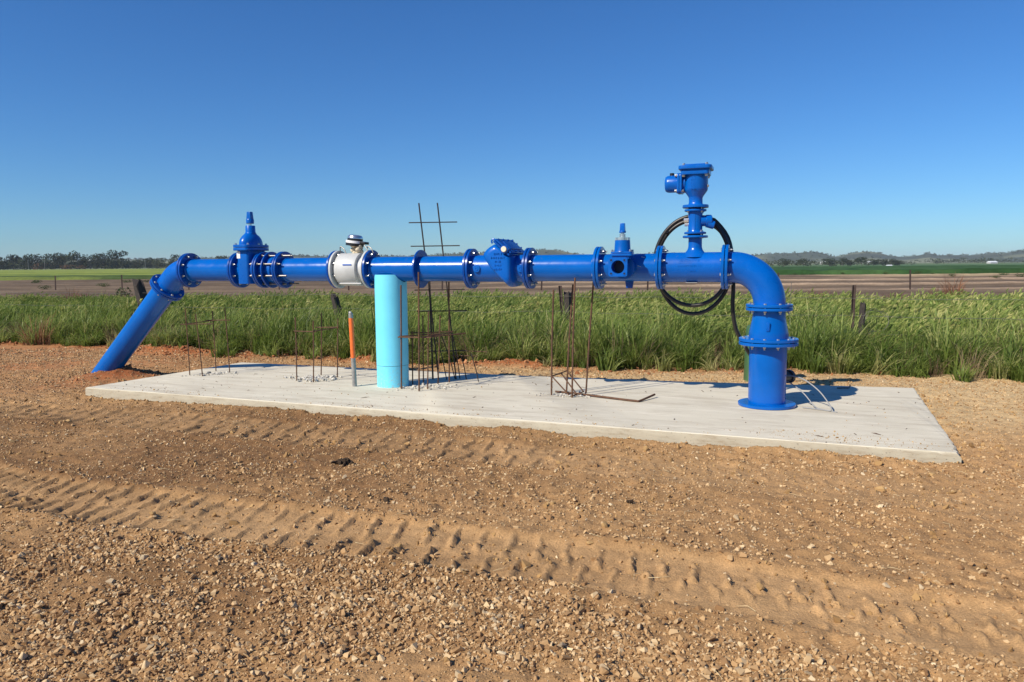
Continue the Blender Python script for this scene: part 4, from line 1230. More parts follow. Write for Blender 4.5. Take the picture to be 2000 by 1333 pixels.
ou = MB().lathe((AX - .10, 0, 2.188), (-1, 0, 0), [(0, .075), (.03, .075)], 40)
part(ou, 'outlet_neck', 'cast', av)
pf = MB(); pf.prism(rsq(.098, .03), (AX - .128, 0, 2.188), (0, 1, 0), (0, 0, 1), (-1, 0, 0), 0, .022); pf.prism(rsq(.098, .03), (AX - .128, 0, 2.188), (0, 1, 0), (0, 0, 1), (-1, 0, 0), .025, .047)
part(pf, 'outlet_flange', 'cast', av, bevel=.004)
oc = MB().lathe((AX - .175, 0, 2.188), (-1, 0, 0), [(0, .084), (.085, .084), (.105, .080), (.120, .070), (.125, .055)], 44)
oc = part(oc, 'outlet_cowl', 'cast', av)
part(MB().lathe((AX - .235, 0, 2.270), (0, 0, 1), [(0, .022), (.025, .022)], 12), 'plug', 'blackplastic_shade', oc)
for dy in (-.074, .074):
    for dz in (-.074, .074):
        o = link('bolt', HEAD, oc); o.location = (AX - .175, dy, 2.188 + dz); o.rotation_euler = (0, -PI / 2, 0); o.scale = (1, 1, 1.5)
        o = link('bolt', HEAD, oc); o.location = (AX - .128, dy, 2.188 + dz); o.rotation_euler = (0, PI / 2, 0); o.scale = (1, 1, 1.2)

# spool with the side gate valve
sp1 = pipe('pipe_spool', -1.682, -1.052, R1, 'blue', False)
joint(-1.049, sp1, tee, mtl='blue', mtr='blue')
VX = -1.420
sv_ = MB()
sv_.lathe((VX, -.10, ZC + .01), (0, -1, 0), [(0, .075), (.09, .075)], 36)
sv_.lathe((VX + .03, -.165, ZC), (0, -1, 0), [(0, .112), (.028, .112)], 40)
sv_.lathe((VX + .03, -.196, ZC), (0, -1, 0), [(0, .108), (.02, .108)], 40)
sv_ = part(sv_, 'side_valve', 'cast')
bd = MB(); bd.ring((VX, 0, ZC + .01), (0, -1, 0), [(.20, .068), (.20, .088), (.336, .088), (.336, .068)], 40)
bd.box((VX + .02, -.27, ZC + .117), (.165, .13, .056)); part(bd, 'valve_body', 'cast', sv_)
fp = MB()
ho = [(.066 * math.cos(2 * PI * k / 28), .066 * math.sin(2 * PI * k / 28)) for k in range(28)]
sq = rsq(.0945, .022, 6)
o3 = Vector((VX, 0, ZC + .01))
def E3(a, b_, d): return (o3.x + a, -d, o3.z + b_)
n1, n2 = len(sq), len(ho)
vs = [E3(a, b_, .36) for a, b_ in sq] + [E3(a, b_, .36) for a, b_ in ho] + [E3(a, b_, .335) for a, b_ in sq] + [E3(a, b_, .22) for a, b_ in ho]
fs = []
for k in range(28):
    i0, i1 = k, (k + 1) % 28
    fs.append((n1 + i0, n1 + i1, i1, i0))
    fs.append((n1 + i0, n1 + n2 + n1 + i0, n1 + n2 + n1 + i1, n1 + i1))
    fs.append((i0, i1, n1 + n2 + i1, n1 + n2 + i0))
fs.append(tuple(n1 + n2 + n1 + k for k in range(28)))
fp.add(vs, fs); fpo = part(fp, 'face_flange', 'cast', sv_)
part(MB().lathe((VX, -.225, ZC + .01), (0, -1, 0), [(0, .0655), (.004, .0655)], 28), 'bore_shade', 'hole', sv_)  # dark disc paints the shade at the back of the bore
for k in range(4):
    a = PI / 4 + k * PI / 2
    b = MB().ring((VX + .096 * math.cos(a) * .97, -.360, ZC + .01 + .096 * math.sin(a) * .97), (0, -1, 0), [(-.002, .011), (-.002, .019), (.003, .018), (.003, .011)], 16); part(b, 'bolt_hole_rim', 'cast', sv_)
    b = MB().lathe((VX + .096 * math.cos(a) * .97, -.3605, ZC + .01 + .096 * math.sin(a) * .97), (0, -1, 0), [(0, .0105), (.0008, .0105)], 14); part(b, 'bolt_hole', 'hole', sv_)  # flat dark disc paints the shade inside a bolt hole
bn = MB(); bn.prism(rsq(.112, .03), (VX + .028, -.27, 0), (1, 0, 0), (0, .75, 0), (0, 0, 1), 1.478, 1.500); bn.prism(rsq(.105, .03), (VX + .028, -.27, 0), (1, 0, 0), (0, .75, 0), (0, 0, 1), 1.502, 1.520)
bn = part(bn, 'bonnet', 'cast', sv_, bevel=.004)
part(MB().lathe((VX + .028, -.27, 0), (0, 0, 1), [(1.519, .084), (1.53, .080), (1.632, .075)], 40), 'bonnet_neck', 'cast', sv_)
for dx in (-.09, .09):
    for dy in (-.06, .06):
        o = link('bolt', HEAD, bn); o.location = (VX + .028 + dx, -.27 + dy, 1.521); o.scale = (.9, .9, 1.2)
cp = MB()
pc = []
for k in range(48):
    a = 2 * PI * k / 48; rr = .0755 - (.010 if (k % 12) in (4, 5, 6, 7) else 0); pc.append((rr * math.cos(a), rr * math.sin(a)))
cp.prism(pc, (VX + .028, -.27, 0), (1, 0, 0), (0, 1, 0), (0, 0, 1), 1.633, 1.660); part(cp, 'gland_plate', 'silver', sv_)
part(MB().lathe((VX + .028, -.27, 0), (0, 0, 1), [(1.66, .029), (1.694, .029), (1.697, .016), (1.71, .016)], 24), 'spindle', 'silver', sv_)
kc = MB().lathe((VX + .028, -.27, 0), (0, 0, 1), [(1.705, .030), (1.709, .034), (1.722, .034), (1.726, .028)], 24)
kc.prism([(-.026, -.026), (.026, -.026), (.026, .026), (-.026, .026)], (VX + .028, -.27, 0), (1, 0, 0), (0, 1, 0), (0, 0, 1), 1.72, 1.80)
for i, v in enumerate(kc.v):
    if v[2] > 1.79: kc.v[i] = (VX + .028 + (v[0] - VX - .028) * .82, -.27 + (v[1] + .27) * .82, v[2])
part(kc, 'spindle_cap', 'cast', sv_, bevel=.003)
lgp = MB(); lgp.prism([(-.05, .03), (.05, .03), (.033, -.085), (-.033, -.085)], (VX + .05, 0, ZC - .125), (1, 0, 0), (0, 0, 1), (0, 1, 0), -.012, .012); part(lgp, 'lug', 'navy', sp1, bevel=.004)
pt = MB(); pt.box((0, 0, 0), (.036, .004, .115), Matrix.Rotation(R_(16), 3, 'Y'))
nv = []
for v in pt.v:
    p = on_pipe(R1)(Vector((v[0] - 1.232, 0, ZC + .066 + v[2])), -.006 if v[1] < 0 else .0)
    nv.append(tuple(p))
pt.v = nv; part(pt, 'tag_plate', 'sticker', sp1)

# straight spools, check valve, meter, dismantling joint, gate valve
sp2 = pipe('pipe_spool', -2.443, -1.688)
joint(-1.685, sp2, sp1, mtl='blue', mtr='blue')
chk = MB().lathe((-3.125, 0, ZC), (1, 0, 0), [(0, R1 + .006), (.13, R1 + .004), (.40, R1 + .004), (.55, R1 + .004), (.679, R1 + .006)], 64)
chk = part(chk, 'check_valve', 'cast')
joint(-2.446, chk, sp2); 
ch = MB()
poly = [(-2.650, 1.160), (-2.70, 1.205), (-2.77, 1.265), (-2.86, 1.36), (-2.93, 1.455), (-2.952, 1.495), (-2.945, 1.53), (-2.91, 1.57), (-2.87, 1.600), (-2.83, 1.622), (-2.79, 1.633), (-2.612, 1.490), (-2.600, 1.47), (-2.600, 1.21), (-2.615, 1.172)]
sl_ = [(-.172, .60), (-.168, .74), (-.155, .86), (-.130, .94), (-.09, .985), (-.04, 1), (.04, 1), (.09, .985), (.13, .94), (.155, .86), (.168, .74), (.172, .60)]
sl_ = [(a * 1.42, k) for a, k in sl_]
poly = [(a + .022, c) for a, c in poly]
cxp, czp = -2.713, 1.44; np_ = len(poly)
ch.add([(cxp + (a - cxp) * k, y, czp + (c - czp) * k) for y, k in sl_ for a, c in poly],
       [(i * np_ + j, i * np_ + (j + 1) % np_, (i + 1) * np_ + (j + 1) % np_, (i + 1) * np_ + j) for i in range(len(sl_) - 1) for j in range(np_)] + [tuple(range(np_)), tuple(range((len(sl_) - 1) * np_, len(sl_) * np_))[::-1]])
chb = part(ch, 'hinge_chamber', 'cast', chk, smooth=50)
d_ = Vector((.163, 0, -.140)).normalized(); nn = Vector((.14, 0, .163)).normalized(); c0 = Vector((-2.686, 0, 1.572))
rot = Matrix((( d_.x, 0, nn.x), (0, 1, 0), (d_.z, 0, nn.z)))
cvp = MB(); cvp.box(c0 + nn * .004, (.236, .52, .024), rot); cvp.box(c0 + nn * .031, (.230, .51, .024), rot)
cvp.box(c0 + nn * .048 + d_ * .005, (.12, .36, .02), rot)
cvo = part(cvp, 'valve_cover', 'navy', chk, bevel=.010, seg=3)
for k in range(4):
    y_ = -.222 + k * .148
    for s_ in (-.094, .094):
        o = link('bolt', HEADB, cvo); p = c0 + nn * .043 + d_ * s_ + Vector((0, y_, 0)); o.location = p; o.scale = (.8, .8, .8); o.rotation_mode = 'QUATERNION'; o.rotation_quaternion = nn.to_track_quat('Z', 'Y')
for s_ in (-.033, .033):
    o = link('bolt', HEADB, cvo); p = c0 + nn * .043 + d_ * s_ + Vector((0, .232, 0)); o.location = p; o.scale = (.8, .8, .8); o.rotation_mode = 'QUATERNION'; o.rotation_quaternion = nn.to_track_quat('Z', 'Y')
hp_ = c0 + nn * .018 + d_ * .035
part(MB().lathe(hp_ + Vector((0, -.235, 0)), (0, -1, 0), [(0, .046), (.035, .046)], 28), 'hinge_boss', 'navy', chk)
part(MB().lathe(hp_ + Vector((0, -.269, 0)), (0, -1, 0), [(0, .030), (.014, .030), (.017, .026)], 24), 'hinge_plug', 'cream', chk)
ey = MB(); ce = Vector((-2.790, -.20, 1.648)); ey.tube([ce + Vector((math.cos(a) * .024, 0, math.sin(a) * .024)) for a in np.linspace(-.9, PI + .9, 16)], .010, 8); part(ey, 'lifting_eye', 'cast', chk)
for x_ in (-3.01, -2.505):
    b = MB().lathe((x_, -.135, ZC), (0, -1, 0), [(0, .040), (.022, .040), (.025, .037)], 28).ring((x_, -.16, ZC), (0, -1, 0), [(0, .010), (0, .022), (.004, .021), (.004, .011)], 20); part(b, 'boss', 'cast', chk)
lettering(chk, [5, 8, 4, 4, 5], (-2.722, -.2450, 1.515), (1, 0, 0), (0, 0, 1), (0, -1, 0), .026, seed=12)
jm = MB(); jm.tube([(-2.645, -.216, 1.46), (-2.645, -.216, 1.43), (-2.66, -.216, 1.415), (-2.69, -.216, 1.415)], .010, 8); part(jm, 'cast_mark', 'cast', chk)
sp3 = pipe('pipe_spool', -4.397, -3.131)
pud = MB(); pud.ring((-3.765, 0, ZC), (1, 0, 0), [(0, .13), (0, .2115), (.004, .2155), (.020, .2155), (.024, .2115), (.024, .13)], 64); part(pud, 'puddle_flange', 'navy', sp3)
joint(-3.128, sp3, chk)
mtr = MB().lathe((-4.844, 0, ZC), (1, 0, 0), [(0, .150), (.055, .150), (.056, .188), (.062, .191), (.322, .191), (.328, .188), (.329, .150), (.442, .150)], 64)
mtr = part(mtr, 'flow_meter', 'white'); mtr['label'] = 'white flow meter drum'
joint(-4.400, mtr, sp3, mtl='white', r=.2225)
sp4 = pipe('pipe_spool', -5.59, -4.850)
joint(-4.847, sp4, mtr, mtr='white', r=.2225)
for x0 in (-4.80,):
    b = MB(); b.box((x0 + .19, -.1905, ZC + .055), (.115, .002, .018)); part(b, 'printed_label', 'bluetext', mtr)
dl = MB(); dl.box((-4.62, -.115, ZC - .160), (.29, .01, .008)); part(dl, 'seam_strip', 'whitelabel', mtr)
for x0 in (-4.80, -4.435):
    b = MB(); b.tube(spline([(x0, -.02, ZC + .19), (x0, -.02, ZC + .26), (x0 + .02, -.02, ZC + .262), (x0 + .06, -.03, ZC + .235), (x0 + .09, -.04, ZC + .185)], 6), .006, 8); part(b, 'earth_strap', 'steel', mtr)
MXx = -4.60
nk = MB()
rng_ = random.Random(4)
for k in range(26):
    a = rng_.uniform(0, 6.28); rr = rng_.uniform(.0, .075); z_ = rng_.uniform(1.54, 1.65)
    nk.lathe((MXx + rr * math.cos(a) * (1.2 if z_ < 1.58 else .8) + .015, rr * math.sin(a), z_), (rng_.uniform(-.4, .4), rng_.uniform(-.4, .4), 1), [(-.032, .006), (-.022, .026), (0, .036), (.02, .028), (.032, .006)], 9)
part(nk, 'taped_neck', 'foam', mtr, smooth=60)
tl = Matrix.Rotation(R_(7), 3, 'Y')
hb = MB()
for a0, a1, mt_, nm in ((0, .032, 'blackplastic_shade', 'head_ring'), (.032, .060, 'whitelabel', 'head_band'), (.060, .086, 'blackplastic_shade', 'head_ring'), (.086, .128, 'silver', 'head_cap')):
    b = MB(); r0 = .105 if a0 < .05 else .090
    pr = [(a0, r0), (a1, r0)] if nm != 'head_cap' else [(a0, r0 - .002), (a1 - .025, r0 - .003), (a1 - .006, r0 - .018), (a1, r0 - .05)]
    b.lathe((0, 0, 0), (0, 0, 1), pr, 36)
    b.v = [tuple(tl @ Vector(v) + Vector((MXx - .015, 0, 1.635))) for v in b.v]
    part(b, nm, mt_, mtr)
b = MB(); b.box((MXx + .11, -.0, 1.665), (.08, .10, .03), tl); part(b, 'cable_gland', 'blackplastic_shade', mtr, bevel=.006)
b = MB(); b.tube(spline([(MXx + .12, -.03, 1.66), (MXx + .16, -.05, 1.62), (MXx + .19, -.06, 1.585), (MXx + .17, -.07, 1.55)], 6), .005, 6); part(b, 'cable', 'steel', mtr)
dj = MB().lathe((-5.91, 0, ZC), (1, 0, 0), [(0, .152), (.12, .156), (.13, .165), (.20, .165), (.215, .150), (.30, .148)], 56)
dj = part(dj, 'dismantling_joint', 'cast')
flange(dj, (-5.903, 0, ZC), (1, 0, 0), .222, .024, .14)
b = MB(); b.ring((-5.800, 0, ZC), (1, 0, 0), [(0, .14), (0, .218), (.004, .222), (.018, .222), (.022, .218), (.022, .14)], 64); part(b, 'follower_ring', 'navy', dj)
flange(dj, (-5.640, 0, ZC), (1, 0, 0), .222, .026, .14)
flange(sp4, (-5.610, 0, ZC), (1, 0, 0), .222, .024, .13)
a_, u_, w_ = basis((1, 0, 0))
for k in range(8):
    t = 2 * PI * (k + .5) / 8; p = (u_ * math.cos(t) + w_ * math.sin(t)) * .184
    x1_ = -5.46 if k % 2 == 0 else -5.54
    b = MB(); b.tube([(-5.985, p.y, ZC + p.z), (x1_, p.y, ZC + p.z)], .0095, 8)
    for xx in (-5.965, -5.878, -5.778, -5.585, -5.655): b.lathe((xx, p.y, ZC + p.z), (1, 0, 0), [(0, .018), (.013, .018)], 6)
    part(b, 'tie_rod', 'steel', dj)
gv = MB()
gv.lathe((-6.264, 0, ZC), (1, 0, 0), [(0, .148), (.07, .150), (.10, .170), (.225, .170), (.255, .150), (.325, .148)], 56)
gv = part(gv, 'gate_valve', 'cast')
flange(gv, (-5.909, 0, ZC), (-1, 0, 0), .222, .026, .14)
GVX = -6.09
nk = MB(); nk.prism(rsq(.19, .09, 8), (GVX, 0, 0), (.52, 0, 0), (0, .92, 0), (0, 0, 1), ZC - .17, 1.60); part(nk, 'body_neck', 'cast', gv, bevel=.012)
pf = MB(); pf.prism(rsq(.22, .11, 8), (GVX, 0, 0), (.62, 0, 0), (0, 1, 0), (0, 0, 1), 1.598, 1.632); pf.prism(rsq(.22, .11, 8), (GVX, 0, 0), (.62, 0, 0), (0, 1, 0), (0, 0, 1), 1.636, 1.668); pf = part(pf, 'bonnet_flange', 'cast', gv, bevel=.005)
dm = MB().lathe((0, 0, 0), (0, 0, 1), [(1.665, .178), (1.70, .176), (1.74, .160), (1.775, .130), (1.80, .095), (1.815, .072), (1.83, .066), (1.90, .064), (1.905, .060)], 48)
dm.v = [(GVX + v[0] * (.62 if v[2] < 1.81 else .9), v[1] * (1.0 if v[2] < 1.81 else .9), v[2]) for v in dm.v]
part(dm, 'bonnet', 'cast', gv)
for dx in (-.10, .10):
    for dy in (-.17, 0, .17):
        o = link('bolt', HEAD, pf); o.location = (GVX + dx * (1.12 if dy == 0 else .9), dy, 1.669); o.scale = (1, 1, 1.2)
part(MB().lathe((GVX, 0, 0), (0, 0, 1), [(1.905, .024), (1.94, .024)], 20), 'spindle', 'silver', gv)
kc = MB().lathe((GVX, 0, 0), (0, 0, 1), [(1.930, .044), (1.934, .047), (1.975, .047), (1.99, .040)], 28)
kc.prism([(-.031, -.031), (.031, -.031), (.031, .031), (-.031, .031)], (GVX, 0, 0), (1, 0, 0), (0, 1, 0), (0, 0, 1), 1.985, 2.075)
for i, v in enumerate(kc.v):
    if v[2] > 2.07: kc.v[i] = (GVX + (v[0] - GVX) * .8, v[1] * .8, v[2])
part(kc, 'spindle_cap', 'cast', gv, bevel=.003)
b = MB(); b.box((GVX - .10 + .048, -.176, 1.545), (.05, .003, .085)); part(b, 'white_tag', 'whitelabel', gv)
sp5 = pipe('pipe_spool', -7.054, -6.270)
joint(-6.267, sp5, gv)
eb = MB()
XI = -7.228; Rb = .34; Tn = Rb * math.tan(PI / 8)
path = [(-7.060, 0, ZC), (XI + Tn, 0, ZC)] + [Vector((XI + Tn, 0, ZC - Rb)) + Vector((-math.sin(a) * Rb, 0, math.cos(a) * Rb)) for a in np.linspace(.05, PI / 4, 12)]
dv = Vector((-math.cos(PI / 4), 0, -math.sin(PI / 4)))
E2 = Vector((XI, 0, ZC)) + dv * .314
path.append(E2 - dv * .001)
eb.tube(path, .150, 56)
eb = part(eb, 'angle_bend', 'cast')
joint(-7.057, eb, sp5)
inc = MB().tube([E2, E2 + dv * 1.9], .147, 64)
inc = part(inc, 'inclined_pipe', 'blue')
flange(eb, E2 - dv * .003, -dv, RF, .028, .13); flange(inc, E2 + dv * .003, dv, RF, .028, .13)
bolts(eb, E2, dv, RF * .83, 8)

# ------------------------------------------------------------------ hose
hs = MB()
P = [(-.60, .16, 1.86)]
for k in range(64):
    a = PI / 2 - .25 + 2 * PI * k / 32 * 1.0
    lp = k / 32.
    rx = .375 + .014 * math.sin(lp * 5); rz = .455 + (.018 if lp > 1 else -.018) * math.sin(a - PI) 
    dy = .17 + (.06 if lp > 1 else 0) + .02 * lp
    P.append((-.752 + rx * math.cos(a), dy, 1.405 + rz * math.sin(a) + (-.055 if lp > 1 and math.sin(a) < 0 else 0) * abs(math.sin(a))))
P += [(-.56, .27, 1.84), (-.42, .29, 1.66), (-.365, .29, 1.40), (-.355, .28, 1.15), (-.355, .28, .92), (-.32, .30, .72), (-.25, .34, .58), (-.16, .42, .42), (-.10, .55, .34), (-.05, .75, .25)]
hs.tube(spline([wl(*p) for p in P], 4), .0205, 12)
HZ = empty('hose_coil', wl(-.752, .2, 1.405)); hme = hs
hme.v = [tuple(Vector(v) - HZ.location) for v in hme.v]
hme.obj('hose', M['hose'], HZ, smooth=60)
tag(HZ, 'coil of black poly hose hung behind the air valve', 'hose')
b = MB(); c_ = wl(-1.02, .19, 1.72) - HZ.location
b.lathe(c_, (.5, .1, .8), [(-.012, .032), (.012, .032)], 16); b.obj('cable_tie', M['blackplastic_shade'], HZ)

# ------------------------------------------------------------------ support column
CX_, CY_ = wl(-4.15, .0)[0], wl(-4.15, .0)[1]
col_ = tag(empty('support_column', (CX_, CY_, .1), TH), 'pale blue PVC column notched round the pipe it props up', 'column')
RC = .186
def col_shell(z0, topf, r):
    b = MB(); n = 96; vs = []; fs = []
    for k in range(n):
        a = 2 * PI * k / n; c, s_ = math.cos(a), math.sin(a)
        zt = topf(r * s_)
        for (rr, zz) in ((r, z0), (r, zt), (r - .009, zt), (r - .009, z0)): vs.append((rr * c, rr * s_, zz))
    for k in range(n):
        k2 = (k + 1) % n
        for j in range(4): fs.append((k * 4 + j, k2 * 4 + j, k2 * 4 + (j + 1) % 4, k * 4 + (j + 1) % 4))
    b.add(vs, fs); return b
def notch(y):
    if abs(y) >= .146: return 1.298
    return min(1.298, ZC - math.sqrt(max(0, .146 ** 2 - y * y)) - .002)
part(col_shell(.252, notch, RC), 'upper_sleeve', 'pvc', col_)
part(col_shell(.0, lambda y: .247, RC - .001), 'lower_sleeve', 'pvc', col_)
b = MB().ring((0, 0, .246), (0, 0, 1), [(0, RC - .02), (0, RC - .006), (.007, RC - .006), (.007, RC - .02)], 64); part(b, 'joint_line', 'pvc_edge', col_)  # darker blue ring in the gap between the sleeves
part(MB().lathe((0, 0, .0), (0, 0, 1), [(.002, RC - .012), (1.05, RC - .012)], 40), 'concrete_core', 'chip', col_)

# ------------------------------------------------------------------ marker post
mk = tag(empty('marker_post', (-1.842, 8.547, .1)), 'thin orange and grey steel marker post left of the pale blue column', 'post')
ln = (-.022, 0)
def seg(z0, z1, r, mt_, nm):
    f0, f1 = z0 / .858, z1 / .858
    b = MB().tube([(ln[0] * f0, 0, z0), (ln[0] * f1, 0, z1)], r, 20); b.obj(nm, M[mt_], mk)
seg(-.02, .335, .0265, 'galv', 'lower_tube'); seg(.335, .80, .0275, 'orange', 'orange_sleeve'); seg(.80, .852, .0265, 'galv', 'upper_tube')
b = MB().tube([(-.03, 0, .85), (-.012, 0, .862)], [.029, .026], 16); b.obj('cap', M['galv'], mk)

# ------------------------------------------------------------------ reinforcing bars
def cage(name, loc, label, cat='reinforcing cage'):
    return tag(empty(name, loc), label, cat, 'starter bar cages in the slab')
def bar(par, pts, r, nm='bar', mt_='rust', lab=None):
    b = MB(); L = par.location
    b.tube([Vector(p) - L for p in pts], r, 8)
    o = b.obj(nm, M[mt_], par)
    return o
def rubble(name, cx_, cy_, w, d, rz, n, label, seed, mx=.028):
    rg = random.Random(seed); b = MB()
    for k in range(n):
        u, v = rg.gauss(0, .42), rg.gauss(0, .42)
        x = cx_ + u * w * math.cos(rz) - v * d * math.sin(rz); y = cy_ + u * w * math.sin(rz) + v * d * math.cos(rz)
        s = rg.uniform(.006, mx) * (1.2 if rg.random() < .15 else .8)
        me = STN[k % 12]
        R3 = Matrix.Rotation(rg.uniform(0, 6.28), 3, 'Z') @ Matrix.Rotation(rg.uniform(-.5, .5), 3, 'X')
        b.add([R3 @ (q.co * s) + Vector((x, y, .1 + s * .35)) for q in me.vertices], [tuple(p.vertices) for p in me.polygons])
    tag(b.obj(name, M['chip'], smooth=0), label, kind='stuff')
cA = cage('starter_bar_cage', (-4.0, 9.68, .1), 'leftmost cage of four thin rusty bars beside the angled pipe')
bars = [(-4.208, 9.559, -4.222, .970), (-3.999, 9.459, -4.050, .902), (-4.011, 9.922, -4.020, .912), (-3.765, 9.766, -3.790, .961)]
for x0, y0, x1, z1 in bars: bar(cA, [(x0, y0, .05), ((x0 + x1) / 2 + .004, y0, .5), (x1, y0, z1)], .0075)
bar(cA, [(-4.30, 9.56, .765), (-3.88, 9.57, .768)], .006, 'crossbar'); bar(cA, [(-4.10, 9.90, .79), (-3.73, 9.78, .80)], .006, 'crossbar')
bar(cA, [(-4.22, 9.56, .77), (-4.02, 9.92, .785)], .006, 'crossbar')
rubble('concrete_rubble', -3.95, 9.62, .30, .14, .5, 80, 'white concrete chips between the leftmost rusty bars', 1)
cB = cage('starter_bar_cage', (-2.44, 9.15, .1), 'cage of four rusty bars just left of the orange marker post')
bars = [(-2.655, 9.010, -2.642, .883), (-2.415, 8.878, -2.389, .848), (-2.473, 9.467, -2.439, .902), (-2.220, 9.279, -2.187, .848)]
for x0, y0, x1, z1 in bars: bar(cB, [(x0, y0, .05), ((x0 + x1) / 2 + .004, y0, .5), (x1, y0, z1)], .0075)
bar(cB, [(-2.66, 9.0, .715), (-2.36, 8.88, .715)], .0065, 'crossbar'); bar(cB, [(-2.52, 9.46, .72), (-2.18, 9.28, .735)], .0065, 'crossbar'); bar(cB, [(-2.40, 8.87, .722), (-2.20, 9.29, .728)], .0065, 'crossbar')
rubble('concrete_rubble', -2.45, 9.13, .36, .26, -.3, 190, 'heap of grey and white concrete chips inside the cage by the orange post', 2, .042)
cC = cage('starter_bar_cage', (-1.0, 8.55, .1), 'crowded rusty bar cage against the right of the pale blue column')
bars = [(-1.267, 8.340, -1.245, 1.281), (-1.044, 8.172, -1.022, 1.427), (-1.181, 8.663, -1.173, .733), (-1.053, 8.657, -1.043, .914), (-.967, 8.326, -.938, .982), (-.879, 8.611, -.836, .915), (-.759, 8.796, -.743, 1.303)]
for x0, y0, x1, z1 in bars: bar(cC, [(x0, y0, .05), ((x0 + x1) / 2, y0, z1 * .5), (x1, y0, z1)], .009 if z1 > 1 else .0075)
for p, q in (((-1.29, 8.33, .695), (-.90, 8.20, .70)), ((-1.28, 8.35, .70), (-.84, 8.62, .705)), ((-1.02, 8.17, .705), (-.72, 8.79, .70)), ((-1.19, 8.66, .71), (-.70, 8.80, .712)), ((-.98, 8.33, .69), (-.55, 8.74, .695))): bar(cC, [p, q], .0075, 'crossbar')
rubble('concrete_rubble', -.93, 8.45, .50, .22, .1, 90, 'scattered concrete chips round the bars right of the pale blue column', 3)
rubble('concrete_rubble', -1.10, 8.36, .12, .10, 0, 40, 'small dark heap of chips at the foot of the pale blue column', 13)
mp = tag(empty('mesh_panel', (-.8, 8.95, .1)), 'tall dark mesh panel standing up behind the pipe right of the column', 'steel mesh')
for x0, x1 in ((-.905, -1.091), (-.690, -.871)): bar(mp, [(x0, 9.02, .06), ((x0 + x1) / 2 + .015, 8.93, 1.1), (x1, 8.88, 2.235)], .0085, 'bar', 'darkbar')
bar(mp, [(-.981, 9.05, .06), (-.998, 9.02, 1.34)], .011, 'bar', 'darkbar')
for z_, a0, a1 in ((2.006, -1.215, -.640), (1.728, -1.20, -.615), (1.45, -1.19, -.60), (1.205, -1.17, -.565), (.948, -1.15, -.54), (.457, -1.02, -.55)):
    yy = 8.885 + (2.2 - z_) * .055; bar(mp, [(a0, yy - .012, z_), (a1, yy - .012, z_ + .004)], .0065, 'crossbar', 'darkbar')
fn = tag(empty('leaning_bars', (-.6, 9.0, .1)), 'fan of thin bent bars leaning left in the shade beside the mesh panel', 'steel bars')
for x0, y0, x1, z1 in ((-.800, 9.0, -.94, .675), (-.702, 9.074, -.875, .656), (-.645, 9.07, -.735, .674), (-.557, 8.985, -.628, .43), (-.399, 8.817, -.493, .449)):
    bar(fn, [(x0, y0, .06), (x0 * .6 + x1 * .4, y0, z1 * .55), (x1, y0, z1)], .006, 'bar', 'darkbar')
for p, q in (((-.74, 8.98, .40), (-.42, 8.84, .41)), ((-.62, 9.0, .455), (-.30, 8.84, .46))): bar(fn, [p, q], .005, 'crossbar', 'rust')
cD = cage('starter_bar_cage', (.6, 7.9, .1), 'cage of four tall rusty bars in the open middle of the slab')
bars = [(.420, 7.865, .445, 1.234), (.596, 8.083, .669, 1.281), (.628, 7.701, .659, 1.360), (.801, 7.975, .881, 1.315)]
for x0, y0, x1, z1 in bars: bar(cD, [(x0, y0, .05), ((x0 + x1) / 2 - .006, y0, .65), (x1, y0, z1)], .0095)
bar(cD, [(.425, 7.86, .305), (.60, 8.06, .335)], .0075, 'tie'); bar(cD, [(.60, 8.06, .335), (.775, 7.93, .12)], .0075, 'tie')
bar(cD, [(.425, 7.86, .305), (.64, 7.76, .075)], .0075, 'tie'); bar(cD, [(.53, 7.95, .325), (.70, 7.80, .10)], .0075, 'tie'); bar(cD, [(.775, 7.93, .125), (.64, 7.75, .112)], .0075, 'tie')
rubble('concrete_rubble', .60, 7.82, .34, .12, -.2, 130, 'white concrete chips at the foot of the four tall bars', 4, .022)
rubble('concrete_rubble', .70, 7.83, .08, .08, -.2, 26, 'dark broken patch among the four tall bars', 14, .03)
lb = tag(empty('bent_bar', (1.1, 7.6, .1)), 'long rusty bar with a bent end lying flat on the slab', 'steel bar')
bar(lb, spline([(.472, 7.985, .118), (.755, 7.790, .118), (1.10, 7.53, .113), (1.25, 7.425, .112), (1.30, 7.43, .112), (1.491, 7.655, .135)], 5), .0115, 'bar')
ob = tag(empty('steel_offcut', (3.68, 8.1, .1)), 'small bent steel offcut on the slab beyond the riser shadow', 'offcut')
bar(ob, [(3.60, 8.10, .112), (3.735, 8.10, .114), (3.74, 8.09, .150)], .008, 'bar', 'steel')

# ------------------------------------------------------------------ cable loop, green turret, clods
cb = tag(empty('cable_loop', (2.9, 7.0, .1)), 'loop of grey cable spilling onto the slab beside the riser', 'cable')
bar(cb, spline([(2.66, 7.33, .345), (2.72, 7.26, .385), (2.82, 7.12, .375), (2.92, 6.97, .285), (2.985, 6.865, .165), (2.992, 6.845, .112), (2.93, 6.915, .108), (2.80, 7.03, .108)], 8), .0065, 'strand', 'cable')
bar(cb, spline([(2.66, 7.35, .33), (2.74, 7.25, .32), (2.83, 7.10, .235), (2.90, 6.99, .125), (2.955, 6.91, .106), (3.03, 6.80, .104)], 8), .006, 'strand', 'cable')
gt = tag(empty('service_turret', (3.06, 9.16, .0), R_(-10)), 'green plastic service turret half hidden behind the riser', 'turret')
b = MB()
P = rsq(.15, .05, 5); L = len(P); vs = []; fs = []
for z_, k in ((-.05, 1), (.55, .90), (.67, .87), (.71, .80), (.73, .60)): vs += [(a * k, c * k, z_) for a, c in P]
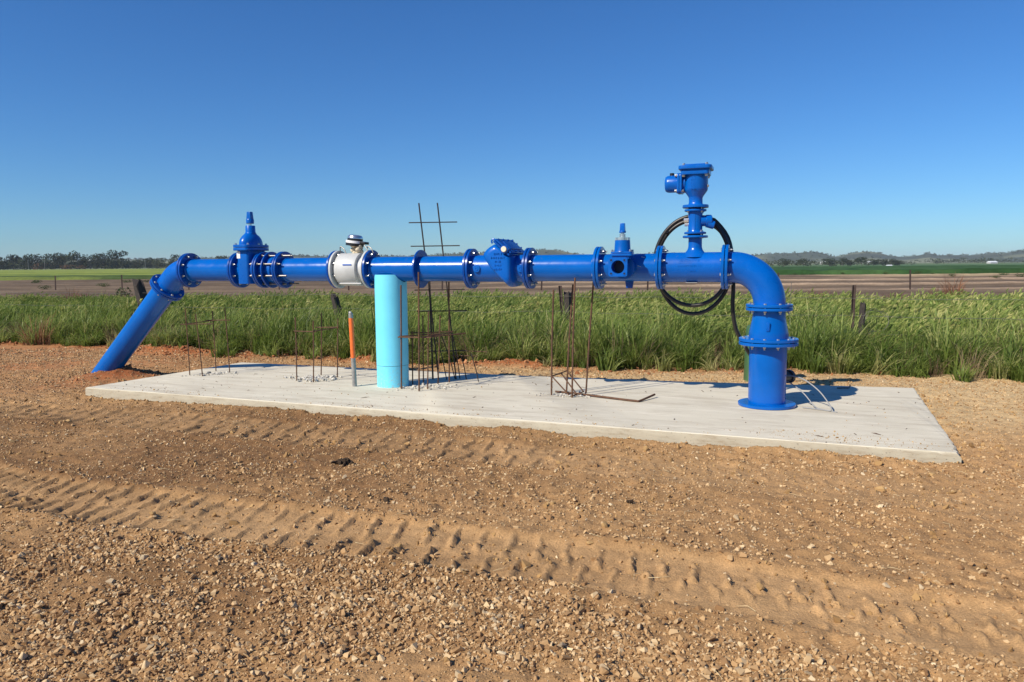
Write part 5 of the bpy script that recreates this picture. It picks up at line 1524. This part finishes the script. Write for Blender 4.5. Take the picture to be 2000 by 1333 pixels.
for i in range(4):
    for k in range(L): fs.append((i * L + k, i * L + (k + 1) % L, (i + 1) * L + (k + 1) % L, (i + 1) * L + k))
fs.append(tuple(4 * L + k for k in range(L))); b.add(vs, fs)
b.obj('body', M['green'], gt, smooth=40)
b = MB(); b.box((0, -.145, .10), (.2, .012, .03)); b.obj('latch_lip', M['green'], gt, bevel=.003)
M['dung'] = simple('dark_damp_clod', (.045, .026, .012), .95, var=.4, vs=60, bs=.8)
def clod(x, y, s, n, label, seed):
    rg = random.Random(seed); b = MB()
    z0 = float(ground_h(x, y))
    for k in range(n):
        q = s * rg.uniform(.35, .7); me = CLD[k % 8]; R3 = Matrix.Rotation(rg.uniform(0, 6), 3, (rg.random(), rg.random(), rg.random() + .1))
        cx2, cy2 = x + rg.gauss(0, .5) * s, y + rg.gauss(0, .6) * s
        b.add([R3 @ (v.co * q) + Vector((cx2, cy2, z0 + q * .5)) for v in me.vertices], [tuple(p.vertices) for p in me.polygons])
    o = b.obj('dark_clod', M['dung'], smooth=0)
    tag(o, label, 'clod')
clod(-1.29, 5.53, .060, 20, 'biggest dark clod on the dirt below the orange post', 1)
clod(-.81, 4.62, .030, 9, 'small dark clod beside the tyre track', 2)
clod(.73, 4.51, .026, 8, 'reddish dark clod with straw in the middle of the dirt', 3)
clod(-.93, 4.68, .016, 6, 'tiny dark clod left of the small one by the track', 4)

# ------------------------------------------------------------------ haze: the air over the plain
hz = MB(); hz.box((0, 2800, 34), (12400, 6900, 82))
hm = bpy.data.materials.new('air'); hm.use_nodes = True
hn = hm.node_tree; hn.nodes.clear()
ho_ = hn.nodes.new('ShaderNodeOutputMaterial'); pv = hn.nodes.new('ShaderNodeVolumePrincipled')
pv.inputs['Color'].default_value = (.80, .89, 1, 1); pv.inputs['Density'].default_value = .00009; pv.inputs['Anisotropy'].default_value = 0
hn.links.new(pv.outputs[0], ho_.inputs['Volume'])
tag(hz.obj('haze', hm, smooth=0), 'thin blue haze over the plain', kind='stuff')
